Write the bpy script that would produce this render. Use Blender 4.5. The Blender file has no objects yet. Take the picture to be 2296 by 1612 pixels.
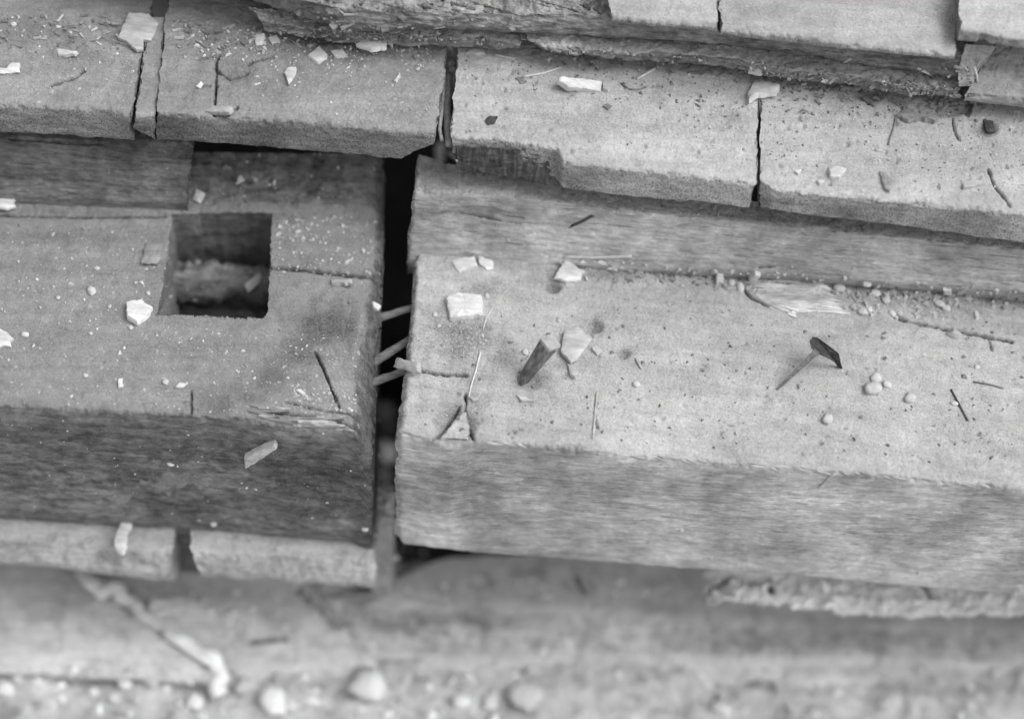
import bpy, math, random
import numpy as np
from mathutils import Vector, Matrix
from mathutils.bvhtree import BVHTree

random.seed(7); RNG = np.random.default_rng(7)
SC = bpy.context.scene
COL = SC.collection

# ------------------------------------------------------------------ camera, sky, sun, exposure
PITCH, ROLL, DIST, FU, WU, HU = math.radians(57), math.radians(5.0), 1.8, 4373.0, 2296.0, 1612.0
FWD = np.array([0, math.cos(PITCH), -math.sin(PITCH)])
_U0 = np.array([0, math.sin(PITCH), math.cos(PITCH)]); _R0 = np.array([1.0, 0, 0])
RIGHT = math.cos(ROLL)*_R0 + math.sin(ROLL)*_U0
UP = -math.sin(ROLL)*_R0 + math.cos(ROLL)*_U0
CAM = -FWD*DIST
cam = bpy.data.cameras.new('camera'); camo = bpy.data.objects.new('camera', cam); COL.objects.link(camo)
M = Matrix(((RIGHT[0], UP[0], -FWD[0], CAM[0]), (RIGHT[1], UP[1], -FWD[1], CAM[1]), (RIGHT[2], UP[2], -FWD[2], CAM[2]), (0, 0, 0, 1)))
camo.matrix_world = M
cam.sensor_width = 36; cam.lens = FU/WU*36; cam.clip_start = .05; cam.clip_end = 100
cam.dof.use_dof = True; cam.dof.focus_distance = 1.80; cam.dof.aperture_fstop = 1.1
SC.camera = camo

SUN_EL, SUN_AZ = math.radians(58), math.radians(88)          # azimuth from +y (far) towards +x (right)
world = bpy.data.worlds.new('World'); SC.world = world; world.use_nodes = True
nt = world.node_tree; nt.nodes.clear()
sky = nt.nodes.new('ShaderNodeTexSky'); sky.sky_type = 'NISHITA'; sky.sun_disc = False
sky.sun_elevation = SUN_EL; sky.sun_rotation = SUN_AZ; sky.dust_density = 4.0; sky.air_density = 1.5
bw = nt.nodes.new('ShaderNodeRGBToBW'); bg = nt.nodes.new('ShaderNodeBackground'); bg.inputs[1].default_value = 0.15
wo = nt.nodes.new('ShaderNodeOutputWorld')                    # monochrome photograph: the sky's brightness without its hue
nt.links.new(sky.outputs[0], bw.inputs[0]); nt.links.new(bw.outputs[0], bg.inputs[0]); nt.links.new(bg.outputs[0], wo.inputs[0])
sun = bpy.data.lights.new('sun', 'SUN'); sun.energy = 0.7; sun.angle = math.radians(36); sun.color = (1, 1, 1)
suno = bpy.data.objects.new('sun', sun); COL.objects.link(suno)
sd = Vector((math.sin(SUN_AZ)*math.cos(SUN_EL), math.cos(SUN_AZ)*math.cos(SUN_EL), math.sin(SUN_EL)))
suno.rotation_euler = sd.to_track_quat('Z', 'Y').to_euler(); suno.location = sd*5
SC.view_settings.view_transform = 'Standard'; SC.view_settings.look = 'None'
SC.view_settings.exposure = 0.62; SC.view_settings.gamma = 1; SC.view_settings.use_curve_mapping = False

# ------------------------------------------------------------------ helpers
def rays(px, py):
    px = np.asarray(px, float); py = np.asarray(py, float)
    return FWD + ((px-WU/2)/FU)[..., None]*RIGHT - ((py-HU/2)/FU)[..., None]*UP
def atz(px, py, z):
    d = rays(px, py); t = (np.asarray(z)-CAM[2])/d[..., 2]
    return CAM + t[..., None]*d
def project(p):
    v = np.asarray(p)-CAM; w = v@FWD
    return WU/2+FU*(v@RIGHT)/w, HU/2-FU*(v@UP)/w
K = 2.0153*1.46341
OFF = dict(A=(0, 0), B=(1120, 0), C=(2240, 0), D=(0, 800), E=(1120, 800), F=(2240, 800), G=(0, 1559), H=(1120, 1559), I=(2240, 1559))
def Q(k, *pts):
    ox, oy = OFF[k]
    return [(ox/1.46341+x/K, oy/1.46341+y/K) for x, y in pts]

_perm = np.random.default_rng(3).permutation(256); _perm = np.concatenate([_perm, _perm])
_g = np.random.default_rng(4).normal(size=(256, 3)); _g /= np.linalg.norm(_g, axis=1)[:, None]
def pn(p):                                                     # gradient noise, about -0.7..0.7
    p = np.asarray(p, float); sh = p.shape[:-1]; p = p.reshape(-1, 3)
    i = np.floor(p).astype(int); f = p-i; i &= 255; w = f*f*f*(f*(f*6-15)+10); r = 0
    for dx in (0, 1):
        for dy in (0, 1):
            for dz in (0, 1):
                h = _perm[_perm[_perm[(i[:, 0]+dx) & 255]+((i[:, 1]+dy) & 255)]+((i[:, 2]+dz) & 255)]
                d = f-np.array([dx, dy, dz]); n = (_g[h]*d).sum(1)
                r = r+n*(w[:, 0] if dx else 1-w[:, 0])*(w[:, 1] if dy else 1-w[:, 1])*(w[:, 2] if dz else 1-w[:, 2])
    return r.reshape(sh)
def fbm(p, o=4, gain=.5):
    r = 0; a = 1.0; p = np.asarray(p, float)
    for k in range(o):
        r = r+a*pn(p+17.3*k); p = p*2.03; a *= gain
    return r
def seg_dist(x, y, line):
    d = np.full(x.shape, 1e9)
    for (x0, y0), (x1, y1) in zip(line[:-1], line[1:]):
        vx, vy = x1-x0, y1-y0; L = vx*vx+vy*vy+1e-9
        t = np.clip(((x-x0)*vx+(y-y0)*vy)/L, 0, 1)
        d = np.minimum(d, np.hypot(x-x0-t*vx, y-y0-t*vy))
    return d
def inside(x, y, poly):
    r = np.zeros(x.shape, bool); n = len(poly)
    for a in range(n):
        (x0, y0), (x1, y1) = poly[a], poly[(a+1) % n]
        c = ((y0 > y) != (y1 > y)) & (x < (x1-x0)*(y-y0)/((y1-y0) if y1 != y0 else 1e-9)+x0)
        r ^= c
    return r

ALL_V, ALL_F, NV = [], [], [0]
def tag(o, label=None, cat=None, group=None, kind=None):
    if label: o['label'] = label
    if cat: o['category'] = cat
    if group: o['group'] = group
    if kind: o['kind'] = kind
    return o
def mesh_obj(name, V, F, mat, parent=None, attrs=None, smooth=True, solid=True, base=None):
    V = np.asarray(V, float)
    if base is None:
        base = np.zeros(3)
        if parent is None:
            base = np.array([(V[:, 0].min()+V[:, 0].max())/2, (V[:, 1].min()+V[:, 1].max())/2, V[:, 2].min()])
        else: base = np.array(parent['_b'])
    me = bpy.data.meshes.new(name)
    quads = isinstance(F, np.ndarray)
    if quads:
        F = F.astype(np.int32); me.vertices.add(len(V)); me.vertices.foreach_set('co', (V-base).astype(np.float32).ravel())
        me.loops.add(F.size); me.loops.foreach_set('vertex_index', F.ravel())
        me.polygons.add(len(F)); me.polygons.foreach_set('loop_start', np.arange(0, F.size, F.shape[1], dtype=np.int32))
        me.polygons.foreach_set('loop_total', np.full(len(F), F.shape[1], np.int32)); me.update(calc_edges=True); me.validate()
    else:
        me.from_pydata([tuple(v) for v in V-base], [], F)
    if smooth: me.polygons.foreach_set('use_smooth', np.ones(len(me.polygons), bool))
    if smooth == 'sharp': me.set_sharp_from_angle(angle=math.radians(38))
    for k, a in (attrs or {}).items():
        if len(a) == len(me.vertices):
            at = me.attributes.new(k, 'FLOAT', 'POINT'); at.data.foreach_set('value', np.asarray(a, np.float32))
    me.materials.append(mat)
    o = bpy.data.objects.new(name, me); COL.objects.link(o)
    if parent is None: o.location = base; o['_b'] = [float(v) for v in base]
    else: o.parent = parent
    if solid:
        ALL_V.append(V); ALL_F.extend([[int(i)+NV[0] for i in f] for f in F]); NV[0] += len(V)
    return o

# ------------------------------------------------------------------ materials (neutral greys: the photograph is monochrome)
class N:
    def __init__(s, name):
        s.m = bpy.data.materials.new(name); s.m.use_nodes = True; s.t = s.m.node_tree; s.t.nodes.clear()
        s.out = s.t.nodes.new('ShaderNodeOutputMaterial'); s.b = s.t.nodes.new('ShaderNodeBsdfPrincipled')
        s.t.links.new(s.b.outputs[0], s.out.inputs[0]); s.tc = s.t.nodes.new('ShaderNodeTexCoord')
        s.b.inputs['Specular IOR Level'].default_value = .25
    def put(s, sock, v):
        if isinstance(v, (int, float)): sock.default_value = v
        else: s.t.links.new(v, sock)
    def mp(s, sx, sy, sz, rot=(0, 0, 0)):
        src = s.tc.outputs['Object']
        if rot != (0, 0, 0):
            m = s.t.nodes.new('ShaderNodeMapping'); m.inputs['Rotation'].default_value = rot; s.t.links.new(src, m.inputs[0]); src = m.outputs[0]
        n = s.t.nodes.new('ShaderNodeMapping'); n.inputs['Scale'].default_value = (sx, sy, sz); s.t.links.new(src, n.inputs[0]); return n.outputs[0]
    def noise(s, vec, scale=1, detail=4, rough=.55, dist=0):
        n = s.t.nodes.new('ShaderNodeTexNoise'); s.t.links.new(vec, n.inputs['Vector'])
        n.inputs['Scale'].default_value = scale; n.inputs['Detail'].default_value = detail
        n.inputs['Roughness'].default_value = rough; n.inputs['Distortion'].default_value = dist; return n.outputs[0]
    def ma(s, op, a, b=0.0, c=None, clamp=False):
        n = s.t.nodes.new('ShaderNodeMath'); n.operation = op; n.use_clamp = clamp
        s.put(n.inputs[0], a); s.put(n.inputs[1], b)
        if c is not None: s.put(n.inputs[2], c)
        return n.outputs[0]
    def ramp(s, v, a, b, lo=0.0, hi=1.0):
        n = s.t.nodes.new('ShaderNodeMapRange'); n.interpolation_type = 'SMOOTHSTEP'; s.put(n.inputs[0], v)
        for k, x in zip((1, 2, 3, 4), (a, b, lo, hi)): n.inputs[k].default_value = x
        return n.outputs[0]
    def mix(s, f, a, b):
        n = s.t.nodes.new('ShaderNodeMix'); s.put(n.inputs[0], f); s.put(n.inputs[2], a); s.put(n.inputs[3], b); return n.outputs[0]
    def attr(s, k):
        n = s.t.nodes.new('ShaderNodeAttribute'); n.attribute_name = k; return n.outputs['Fac']
    def vor(s, vec, scale):
        n = s.t.nodes.new('ShaderNodeTexVoronoi'); s.t.links.new(vec, n.inputs['Vector']); n.inputs['Scale'].default_value = scale
        return n.outputs['Distance'], n.outputs['Color']
    def fin(s, col, rough, h, strength=.6, dist=.002):
        s.put(s.b.inputs['Base Color'], col); s.put(s.b.inputs['Roughness'], rough)
        bp = s.t.nodes.new('ShaderNodeBump'); bp.inputs['Strength'].default_value = strength; bp.inputs['Distance'].default_value = dist
        s.t.links.new(h, bp.inputs['Height']); s.t.links.new(bp.outputs[0], s.b.inputs['Normal']); return s.m

def wood(name, face, dust, grain='long', crumbs=.5, tilt=0.0, gcon=.6, fcrumb=.3, rough=.88, mott=.3, bl=.92):
    s = N(name); obj = s.mp(1, 1, 1)
    wv = s.t.nodes.new('ShaderNodeTexNoise'); wv.inputs['Scale'].default_value = 260; wv.inputs['Detail'].default_value = 2; s.t.links.new(obj, wv.inputs['Vector'])
    wadd = s.t.nodes.new('ShaderNodeVectorMath'); wadd.operation = 'MULTIPLY_ADD'; s.t.links.new(wv.outputs['Color'], wadd.inputs[0])
    wadd.inputs[1].default_value = (.006, .006, .006); s.t.links.new(obj, wadd.inputs[2]); wob = wadd.outputs[0]
    blotch = s.noise(obj, 11, 5, .6); mid = s.noise(obj, 60, 5, .65); fine = s.noise(obj, 480, 4, .75)
    if grain == 'long':
        g = s.noise(s.mp(11, 150, 150, (0, tilt, tilt)), 1, 7, .68, .7)
        g2 = s.noise(s.mp(30, 520, 520, (0, tilt, tilt)), 1, 4, .7, .4)
        grainv = s.ma('ADD', s.ma('MULTIPLY', g, .5), s.ma('MULTIPLY', g2, .5))
        grainv = s.ma('ADD', s.ma('MULTIPLY', grainv, 1-mott), s.ma('MULTIPLY', s.noise(s.mp(60, 110, 110), 1, 8, .75), mott))
    elif grain == 'vert':
        grainv = s.noise(s.mp(260, 260, 22), 1, 7, .62, .3)
    else:                                                      # end grain: fine pores and short rays
        d, c = s.vor(wob, 560)
        grainv = s.ma('ADD', s.ma('MULTIPLY', s.ramp(d, .08, .6), .3), s.ma('MULTIPLY', s.noise(obj, 380, 6, .8), .45))
        grainv = s.ma('ADD', grainv, s.ma('MULTIPLY', s.noise(s.mp(520, 200, 90, (0, .35, 0)), 1, 4, .7), .25))
    fcol = s.ma('MULTIPLY', face, s.ramp(grainv, .33, .67, 1-.75*gcon, 1+.75*gcon))
    if grain == 'long':                                        # dark open fibres and pale scratches
        fcol = s.ma('MULTIPLY', fcol, s.ramp(s.noise(s.mp(20, 400, 400, (0, tilt, tilt)), 1, 5, .7, .3), .33, .43, .5, 1))
        fcol = s.ma('MULTIPLY', fcol, s.ramp(s.noise(s.mp(45, 330, 330, (0, tilt+.35, tilt)), 1, 4, .7, .6), .60, .70, 1, 1.5))
    fcol = s.ma('MULTIPLY', fcol, s.ramp(blotch, .3, .7, .68, 1.32))
    fcol = s.ma('MULTIPLY', fcol, s.ramp(mid, .3, .7, .84, 1.16))
    dcol = s.ma('MULTIPLY', dust, s.ramp(blotch, .3, .72, .88, 1.1))
    dcol = s.ma('MULTIPLY', dcol, s.ramp(mid, .32, .68, .92, 1.07))
    dcol = s.ma('MULTIPLY', dcol, s.ramp(fine, .32, .68, .86, 1.14))
    dcol = s.ma('MULTIPLY', dcol, s.ramp(s.noise(s.mp(9, 60, 60, (0, tilt, tilt-.06)), 1, 6, .7, .6), .3, .7, .86, 1.12))
    dcol = s.ma('MULTIPLY', dcol, s.ramp(s.noise(s.mp(70, 260, 260, (0, 0, tilt)), 1, 6, .8), .30, .42, .55, 1))
    dcol = s.ma('MULTIPLY', dcol, s.ramp(s.noise(s.mp(26, 26, 26), 1, 6, .72, 1.2), .36, .5, bl, 1.04))
    dm = s.attr('dust')
    dm = s.ramp(s.ma('ADD', dm, s.ma('MULTIPLY', s.ma('SUBTRACT', mid, .5), .9)), .3, .62)
    col = s.mix(dm, fcol, dcol)
    st = s.ma('MULTIPLY', s.attr('stain'), s.ramp(fine, .3, .62, 1.15, .7), clamp=True)  # carries real stains and also the recess shade painted into the colour
    col = s.ma('MULTIPLY', col, s.ma('SUBTRACT', 1.0, s.ma('MULTIPLY', st, .72)))
    cm = 0                                                      # pale crumbs of two sizes, in drifts
    for sc_, k, a in ((170, 1.0, .62), (420, 1.1, .5)):
        vd, vc = s.vor(wob, sc_); sep = s.t.nodes.new('ShaderNodeSeparateColor'); s.t.links.new(vc, sep.inputs[0])
        thr = s.ma('MULTIPLY', s.ma('MULTIPLY', s.ma('POWER', sep.outputs[0], 2.0), .40*k), s.mix(dm, fcrumb, crumbs))
        thr = s.ma('MULTIPLY', thr, s.ramp(s.ma('ADD', s.ma('MULTIPLY', blotch, .5), s.ma('MULTIPLY', mid, .5)), .42, .62, .1, 1.3))
        m1 = s.ma('MULTIPLY', s.ramp(s.ma('SUBTRACT', thr, vd), 0, .06), s.ma('GREATER_THAN', sep.outputs[1], a))
        cm = m1 if cm == 0 else s.ma('MAXIMUM', cm, m1)
    col = s.mix(s.ma('MULTIPLY', cm, .7), col, s.ma('ADD', s.ma('MULTIPLY', dust, .5), .28))
    h = s.ma('ADD', s.mix(dm, s.ma('MULTIPLY', grainv, 1.1), s.ma('MULTIPLY', fine, .7)), s.ma('ADD', s.ma('MULTIPLY', mid, .5), s.ma('MULTIPLY', cm, .4)))
    return s.fin(col, rough, h, .8, .0022)
def plain(name, v, var=.25, scale=120, stretch=None, rough=.85, bump=.5):
    s = N(name); obj = s.mp(*(stretch or (1, 1, 1)))
    a = s.noise(obj, scale, 6, .62); b = s.noise(obj, scale*.15, 3, .5)
    inf = s.t.nodes.new('ShaderNodeObjectInfo')
    col = s.ma('MULTIPLY', v, s.ramp(a, .28, .72, 1-var, 1+var)); col = s.ma('MULTIPLY', col, s.ramp(b, .3, .7, 1-var*.6, 1+var*.6))
    col = s.ma('MULTIPLY', col, s.ma('ADD', .9, s.ma('MULTIPLY', inf.outputs['Random'], .18)))
    return s.fin(col, rough, a, bump, .0015)

M_RIGHT = wood('dusty_oak', .46, .42, 'long', .6, .10, gcon=.55, mott=.2, bl=.94)
M_LEFT = wood('stained_oak', .17, .245, 'long', 1.0, -.05, fcrumb=.35, mott=.7, gcon=.9)
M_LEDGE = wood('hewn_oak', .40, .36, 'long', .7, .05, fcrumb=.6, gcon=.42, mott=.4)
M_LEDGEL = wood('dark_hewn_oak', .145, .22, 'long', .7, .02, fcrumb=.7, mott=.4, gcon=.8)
M_ENDL = wood('end_grain_dark_oak', .15, .275, 'end', 1.0, fcrumb=.2)
M_END = wood('end_grain_oak', .26, .43, 'end', .8, fcrumb=.1)
M_VERT = wood('torn_oak', .11, .40, 'vert', .5)
M_BROKE = wood('rotten_oak', .21, .40, 'long', 1.0, .08, .9, mott=.5)
M_TOP = wood('weathered_board', .22, .36, 'end', .6)
M_CLEAN = wood('sawn_oak', .30, .47, 'long', .2)
M_LOW = wood('lower_oak', .45, .58, 'long', .4, mott=.5, bl=.78)
M_STRIP = wood('torn_pale_wood', .78, .80, 'vert', .6, gcon=.5)
M_LOWP = wood('pale_torn_oak', .46, .46, 'long', .6, mott=.5, bl=.7)
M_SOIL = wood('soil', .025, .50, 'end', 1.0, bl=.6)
M_CHIP = plain('pale_chip', .62, .2, 200, (.25, 1, 1))
M_CHIP2 = plain('weathered_chip', .42, .2, 200, (.25, 1, 1))
M_DARK = plain('dark_bark', .07, .4, 250)
M_STONE = plain('pale_stone', .54, .15, 160)
M_WSTONE = plain('white_stone', .74, .12, 120)
M_STONE2 = plain('grey_stone', .26, .25, 160)
M_LITTER = plain('litter', .30, .35, 200, (.3, 1, 1))
M_CRUMB = plain('crumb', .46, .3, 160)
M_STRAW = plain('straw', .55, .15, 300)
M_TWIG = plain('twig', .2, .3, 300, (.3, 1, 1))
M_PEG = wood('peg_oak', .19, .38, 'vert', .2)
M_IRON = plain('rusted_iron', .055, .45, 300, None, .6, .9)
M_ROOT = plain('root', .72, .2, 90)

# ------------------------------------------------------------------ timbers
STEP = 3.0
def timber(name, label, mat, rails, cat='timber', group=None, jag=3.0, rnd=4, amp=.0011, aniso=(22, 85, 85), cracks=(), pits=(), bumps=(), stains=(),
           hole=None, dusty=(), ends=(None, None), parent=None, step=STEP, seed=0.0, kind=None, lows=.0025, endj=.0035, edge=.005):
    """rails: (points in picture units | None, how, dust of the strip that ends here, jag scale); a real solid lofted in metres"""
    p0 = rails[0][0]; n = max(12, int(abs(max(r[0][-1][0]-r[0][0][0] for r in rails if r[0]))/step))
    t = np.linspace(0, 1, n); W, W0, PX, PY, DU = [], [], [], [], []
    for k, (pts, how, du, jg) in enumerate(rails):
        if pts is not None:
            xs = np.array([p[0] for p in pts]); ys = np.array([p[1] for p in pts])
            x = xs[0]+t*(xs[-1]-xs[0]); y = np.interp(x, xs, ys)
            y0_ = y
            if jg:
                q = np.stack([x/60, np.full(n, seed*3.1+k*7.7), np.zeros(n)], -1)
                y = y+jag*jg*(fbm(q, 5, .62))*1.6
            if how[0] == 'z':
                z = how[1] if np.isscalar(how[1]) else how[1][0]+t*(how[1][1]-how[1][0])
                P = atz(x, y, np.broadcast_to(z, x.shape)); P0 = atz(x, y0_, np.broadcast_to(z, x.shape))
            else:
                a = math.radians(how[1]); nn = np.array([0, -math.sin(a), math.cos(a)]); d = rays(x, y); d0 = rays(x, y0_)
                pl = (W0[-1]-CAM)@nn; P = CAM+(pl/(d@nn))[:, None]*d; P0 = CAM+(pl/(d0@nn))[:, None]*d0
        else:
            P = W[-1]+np.array(how[1]); P0 = W0[-1]+np.array(how[1]); x, y = PX[-1].copy(), PY[-1].copy()
        W.append(P); W0.append(P0); PX.append(x); PY.append(y); DU.append(du)
    V, X, Y, D, A = [W[0][None]], [PX[0][None]], [PY[0][None]], [[DU[1]]], [[1 if rails[1][0] is not None else 0]]
    for k in range(1, len(W)):
        vis = rails[k][0] is not None
        m = max(2, int(np.max(np.hypot(PX[k]-PX[k-1], PY[k]-PY[k-1]))/step)) if vis else 7
        f = (np.arange(1, m+1)/m)
        fade = np.exp(-f*m*step/9)[:, None, None] if (vis and rails[k][1][0] == 'a') else (1-f)[:, None, None]
        V.append(W0[k-1]+(W[k]-W0[k-1])*f[:, None, None]+(W[k-1]-W0[k-1])*fade); X.append(PX[k-1]+(PX[k]-PX[k-1])*f[:, None]); Y.append(PY[k-1]+(PY[k]-PY[k-1])*f[:, None])
        D.append([DU[k]]*m); A.append([1.0 if vis else 0.25]*m)
    V = np.concatenate(V); X = np.concatenate(X); Y = np.concatenate(Y); D = np.concatenate(D).astype(float); A = np.concatenate(A)
    R = len(V)
    for it in range(rnd):                                       # worn, rounded arrises
        V[1:-1] = .5*V[1:-1]+.25*(V[:-2]+V[2:]); D[1:-1] = .5*D[1:-1]+.25*(D[:-2]+D[2:])
    Dm = np.repeat(D[:, None], n, 1)
    gu = np.gradient(V, axis=1); gv = np.gradient(V, axis=0); nrm = np.cross(gv, gu); nrm /= np.linalg.norm(nrm, axis=2)[..., None]+1e-12
    if nrm[:, :, 2].sum()+(-nrm[:, :, 1]).sum() < 0: nrm = -nrm
    q = V+seed*1.37; an = np.array(aniso)
    iso = fbm(q*95, 4, .6); lon = fbm(q*an, 5, .62); low = pn(q*np.array([5, 11, 11]))
    disp = lows*low + amp*(Dm*(iso*.8+.9*np.abs(fbm(q*230, 3, .7)))+(1-Dm)*(lon*.75+.6*fbm(q*np.array([70, 240, 240]), 3, .7)))*A[:, None]
    em = 4*Dm*(1-Dm)*A[:, None]; disp = disp-em*edge*np.clip(fbm(np.stack([X/26, Y/40, np.full(X.shape, seed*2)], -1), 5, .65)+.05, 0, 1)
    cr = np.zeros_like(disp); darken = np.zeros_like(disp)
    for line, w, dep in cracks:
        wob = 3*pn(np.stack([X/14, Y/14, np.full(X.shape, seed)], -1))
        d = seg_dist(X+wob, Y+wob*.6, line); ww = w*np.clip(.72+1.1*pn(np.stack([X/17, Y/17, np.full(X.shape, seed+5)], -1)), .25, 1.1); f = np.clip(1-d/ww, 0, 1); f = f*f*(3-2*f)
        cr = np.maximum(cr, f*dep); darken = np.maximum(darken, np.clip(f*1.6, 0, 1.1))
    for (x, y, rx, ry, dep) in list(pits)+[(b[0], b[1], b[2], b[3], -b[4]) for b in bumps]:
        f = np.clip(1-((X-x)/rx)**2-((Y-y)/ry)**2, 0, 1); disp -= dep*f*f*(3-2*f)
    for (x, y, rx, ry, s_) in stains:
        wob = 1+.9*fbm(np.stack([X/40, Y/40, np.full(X.shape, seed+2)], -1), 3)
        f = np.clip(1.25-np.sqrt(((X-x)/rx)**2+((Y-y)/ry)**2)*wob, 0, 1); darken = np.maximum(darken, s_*f)
    V = V+nrm*disp[..., None]; V[..., 2] -= cr
    for (x, y, rx, ry, s_) in dusty:                            # dust smeared over a face
        wob = 1+1.1*fbm(np.stack([X/30, Y/30, np.full(X.shape, seed+4)], -1), 4, .65)
        Dm = np.maximum(Dm, np.clip(1.25-np.sqrt(((X-x)/rx)**2+((Y-y)/ry)**2)*wob, 0, 1)*s_)
    for side in (0, 1):
        dd = (t if side == 0 else 1-t)*abs(PX[0][-1]-PX[0][0]); f = np.clip(1-dd/26, 0, 1)[None, :]
        V[..., 0] += f*endj*fbm(np.stack([Y/34, np.full(Y.shape, seed+side*9), V[..., 2]*25], -1), 4, .62)
    for side, e in enumerate(ends):                             # worn ends: drop towards the end
        if e:
            wd, dr = e; wd = wd*np.clip((Y-420)/450, .35, 1); dr = dr*np.clip((Y-420)/450, .3, 1); dd = (t if side == 0 else 1-t)*(PX[0][-1]-PX[0][0])
            f = np.clip(1-(dd[None, :]+8*pn(np.stack([Y/25, np.full(Y.shape, seed), X*0], -1)))/wd, 0, 1)
            V[..., 2] -= dr*f**2; Dm = Dm*(1-.8*np.clip(f*2, 0, 1)); darken = np.maximum(darken, .6*np.clip(f*2, 0, 1))
    V = V.reshape(-1, 3); idx = np.arange(R*n).reshape(R, n)
    F = np.stack([idx[:-1, :-1], idx[1:, :-1], idx[1:, 1:], idx[:-1, 1:]], -1).reshape(-1, 4)
    Xf, Yf = X.ravel(), Y.ravel()
    if hole is not None:
        hp = hole+[hole[0]]; d = seg_dist(Xf, Yf, hp)
        near = np.where(d < 2.4)[0]
        for v in near:                                          # snap the rim onto the mortise outline
            best = None
            for (x0, y0), (x1, y1) in zip(hp[:-1], hp[1:]):
                L = (x1-x0)**2+(y1-y0)**2; tt = min(1, max(0, ((Xf[v]-x0)*(x1-x0)+(Yf[v]-y0)*(y1-y0))/L)); c = (x0+tt*(x1-x0), y0+tt*(y1-y0))
                dd = math.hypot(c[0]-Xf[v], c[1]-Yf[v])
                if best is None or dd < best[0]: best = (dd, c)
            V[v] = atz(best[1][0], best[1][1], V[v, 2])
        cx, cy = Xf[F].mean(1), Yf[F].mean(1); vis = np.repeat(A, n)[F].min(1) > .9
        F = F[~(inside(cx, cy, hole) & vis)]
    VV, FF, du, sn = [V], [F], [Dm.ravel()], [darken.ravel()]; base = len(V)
    for c in (0, n-1):                                          # end faces
        ring = V.reshape(R, n, 3)[:, c]; cen = ring.mean(0); prev = idx[:, c]; L = 9
        for k in range(1, L+1):
            r = cen+(ring-cen)*(1-k/L*.995); r = r+np.array([1, 0, 0])*(.0025*fbm(r*np.array([60, 60, 20])+seed, 3))[:, None]
            cur = np.arange(R)+base; VV.append(r); du.append(np.zeros(R)); sn.append(np.full(R, .4)); base += R
            for a, b in ((np.arange(R), np.roll(np.arange(R), -1)),):
                quad = np.stack([prev[a], prev[b], cur[b], cur[a]], -1); FF.append(quad if c == 0 else quad[:, ::-1])
            prev = cur
    V = np.concatenate(VV); F = np.concatenate(FF)
    o = mesh_obj(name, V, F, mat, parent, dict(dust=np.concatenate(du), stain=np.concatenate(sn)))
    o['_w'] = [float(v) for v in V[:R*n].mean(0)]
    if parent is None: tag(o, label, cat, group, kind)
    elif label: o['label'] = label
    return o
Z = lambda z: ('z', z)
AN = lambda a: ('a', a)
O = lambda *d: ('off', d)

# main timbers
MORT = [(385, 481), (500, 477), (610, 478), (606, 600), (600, 700), (588, 718), (470, 714), (350, 708), (372, 600)]
_m = []
for (x0, y0), (x1, y1) in zip(MORT, MORT[1:]+MORT[:1]):
    m = max(1, int(math.hypot(x1-x0, y1-y0)/8)); _m += [(x0+(x1-x0)*i/m+random.gauss(0, 1.3)*(i > 0), y0+(y1-y0)*i/m+random.gauss(0, 1.2)*(i > 0)) for i in range(m)]
MORT = _m
left = timber('timber', 'dark stained squared timber with a square mortise left of the gap', M_LEFT, [
    (None, None, 0, 0)] and [
    ([(-420, 335), (862, 345)], Z(.018), 0, 0), ([(-420, 440), (430, 452), (858, 462)], Z(.002), .32, 1), ([(-420, 480), (400, 490), (862, 492)], Z(0), .8, 0),
    ([(-420, 880), (0, 909), (200, 919), (420, 931), (520, 938), (640, 955), (835, 968)], Z(0), 1, 1.3),
    ([(-420, 1120), (0, 1150), (360, 1175), (835, 1200)], AN(86), 0, .8), (None, O(0, .02, -.08), 0, 0)],
    cat='timber', rnd=5, seed=1.0, ends=(None, (70, .045)), hole=MORT, amp=.0013,
    cracks=[([(604, 606), (690, 614), (838, 630)], 7, .014), ([(705, 795), (732, 850), (760, 915)], 5, .010), ([(0, 484), (200, 489), (372, 487)], 5, .003),
            ([(430, 880), (428, 928)], 4, .006), ([(590, 925), (700, 935), (795, 955)], 5, .004), ([(640, 905), (730, 925), (800, 930)], 4, .004)],
    pits=[(660, 760, 70, 70, .004), (480, 1010, 90, 40, .003), (700, 1060, 120, 60, .004), (470, 905, 50, 30, .004), (350, 570, 22, 30, -.002)],
    stains=[(735, 735, 85, 55, .85), (665, 795, 50, 40, .7), (610, 850, 45, 35, .6), (560, 895, 40, 22, .5), (700, 1070, 200, 90, .75), (420, 1000, 330, 40, .35), (560, 1130, 180, 40, .5), (150, 970, 200, 20, .3), (640, 360, 260, 35, .3), (480, 905, 90, 25, .35), (130, 540, 130, 22, .35)], dusty=[(385, 1075, 75, 28, .8), (30, 936, 60, 16, .7), (270, 1112, 45, 10, .7), (560, 1090, 60, 22, .5), (700, 1130, 60, 20, .45), (150, 1040, 120, 40, .3), (480, 1000, 70, 20, .45)])  # the recess entry paints the overhanging block's shade into the colour
M_MORT = wood('mortise_wood', .22, .25, 'long', .7, .02, fcrumb=.6, mott=.6)                                           # the mortise walls, cut straight down into the timber
ring = []
for (x0, y0), (x1, y1) in zip(MORT, MORT[1:]+MORT[:1]):
    m = max(2, int(math.hypot(x1-x0, y1-y0)/3.5))
    ring += [(x0+(x1-x0)*i/m, y0+(y1-y0)*i/m) for i in range(m)]
ring = np.array(ring); top = atz(ring[:, 0], ring[:, 1], np.full(len(ring), -.0005)); rows = 26; nr = len(ring)
cen = top.mean(0); out = (top-cen); out[:, 2] = 0; out /= np.linalg.norm(out, axis=1)[:, None]
Vm = np.concatenate([top+np.array([0, 0, -.19*r/(rows-1)]) for r in range(rows)])
Vm += np.tile(out, (rows, 1))*((fbm(Vm*np.array([30, 30, 70]), 4, .6)*.004+.0015)*np.clip(np.repeat(np.arange(rows), nr)/3, 0, 1))[:, None]
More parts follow.
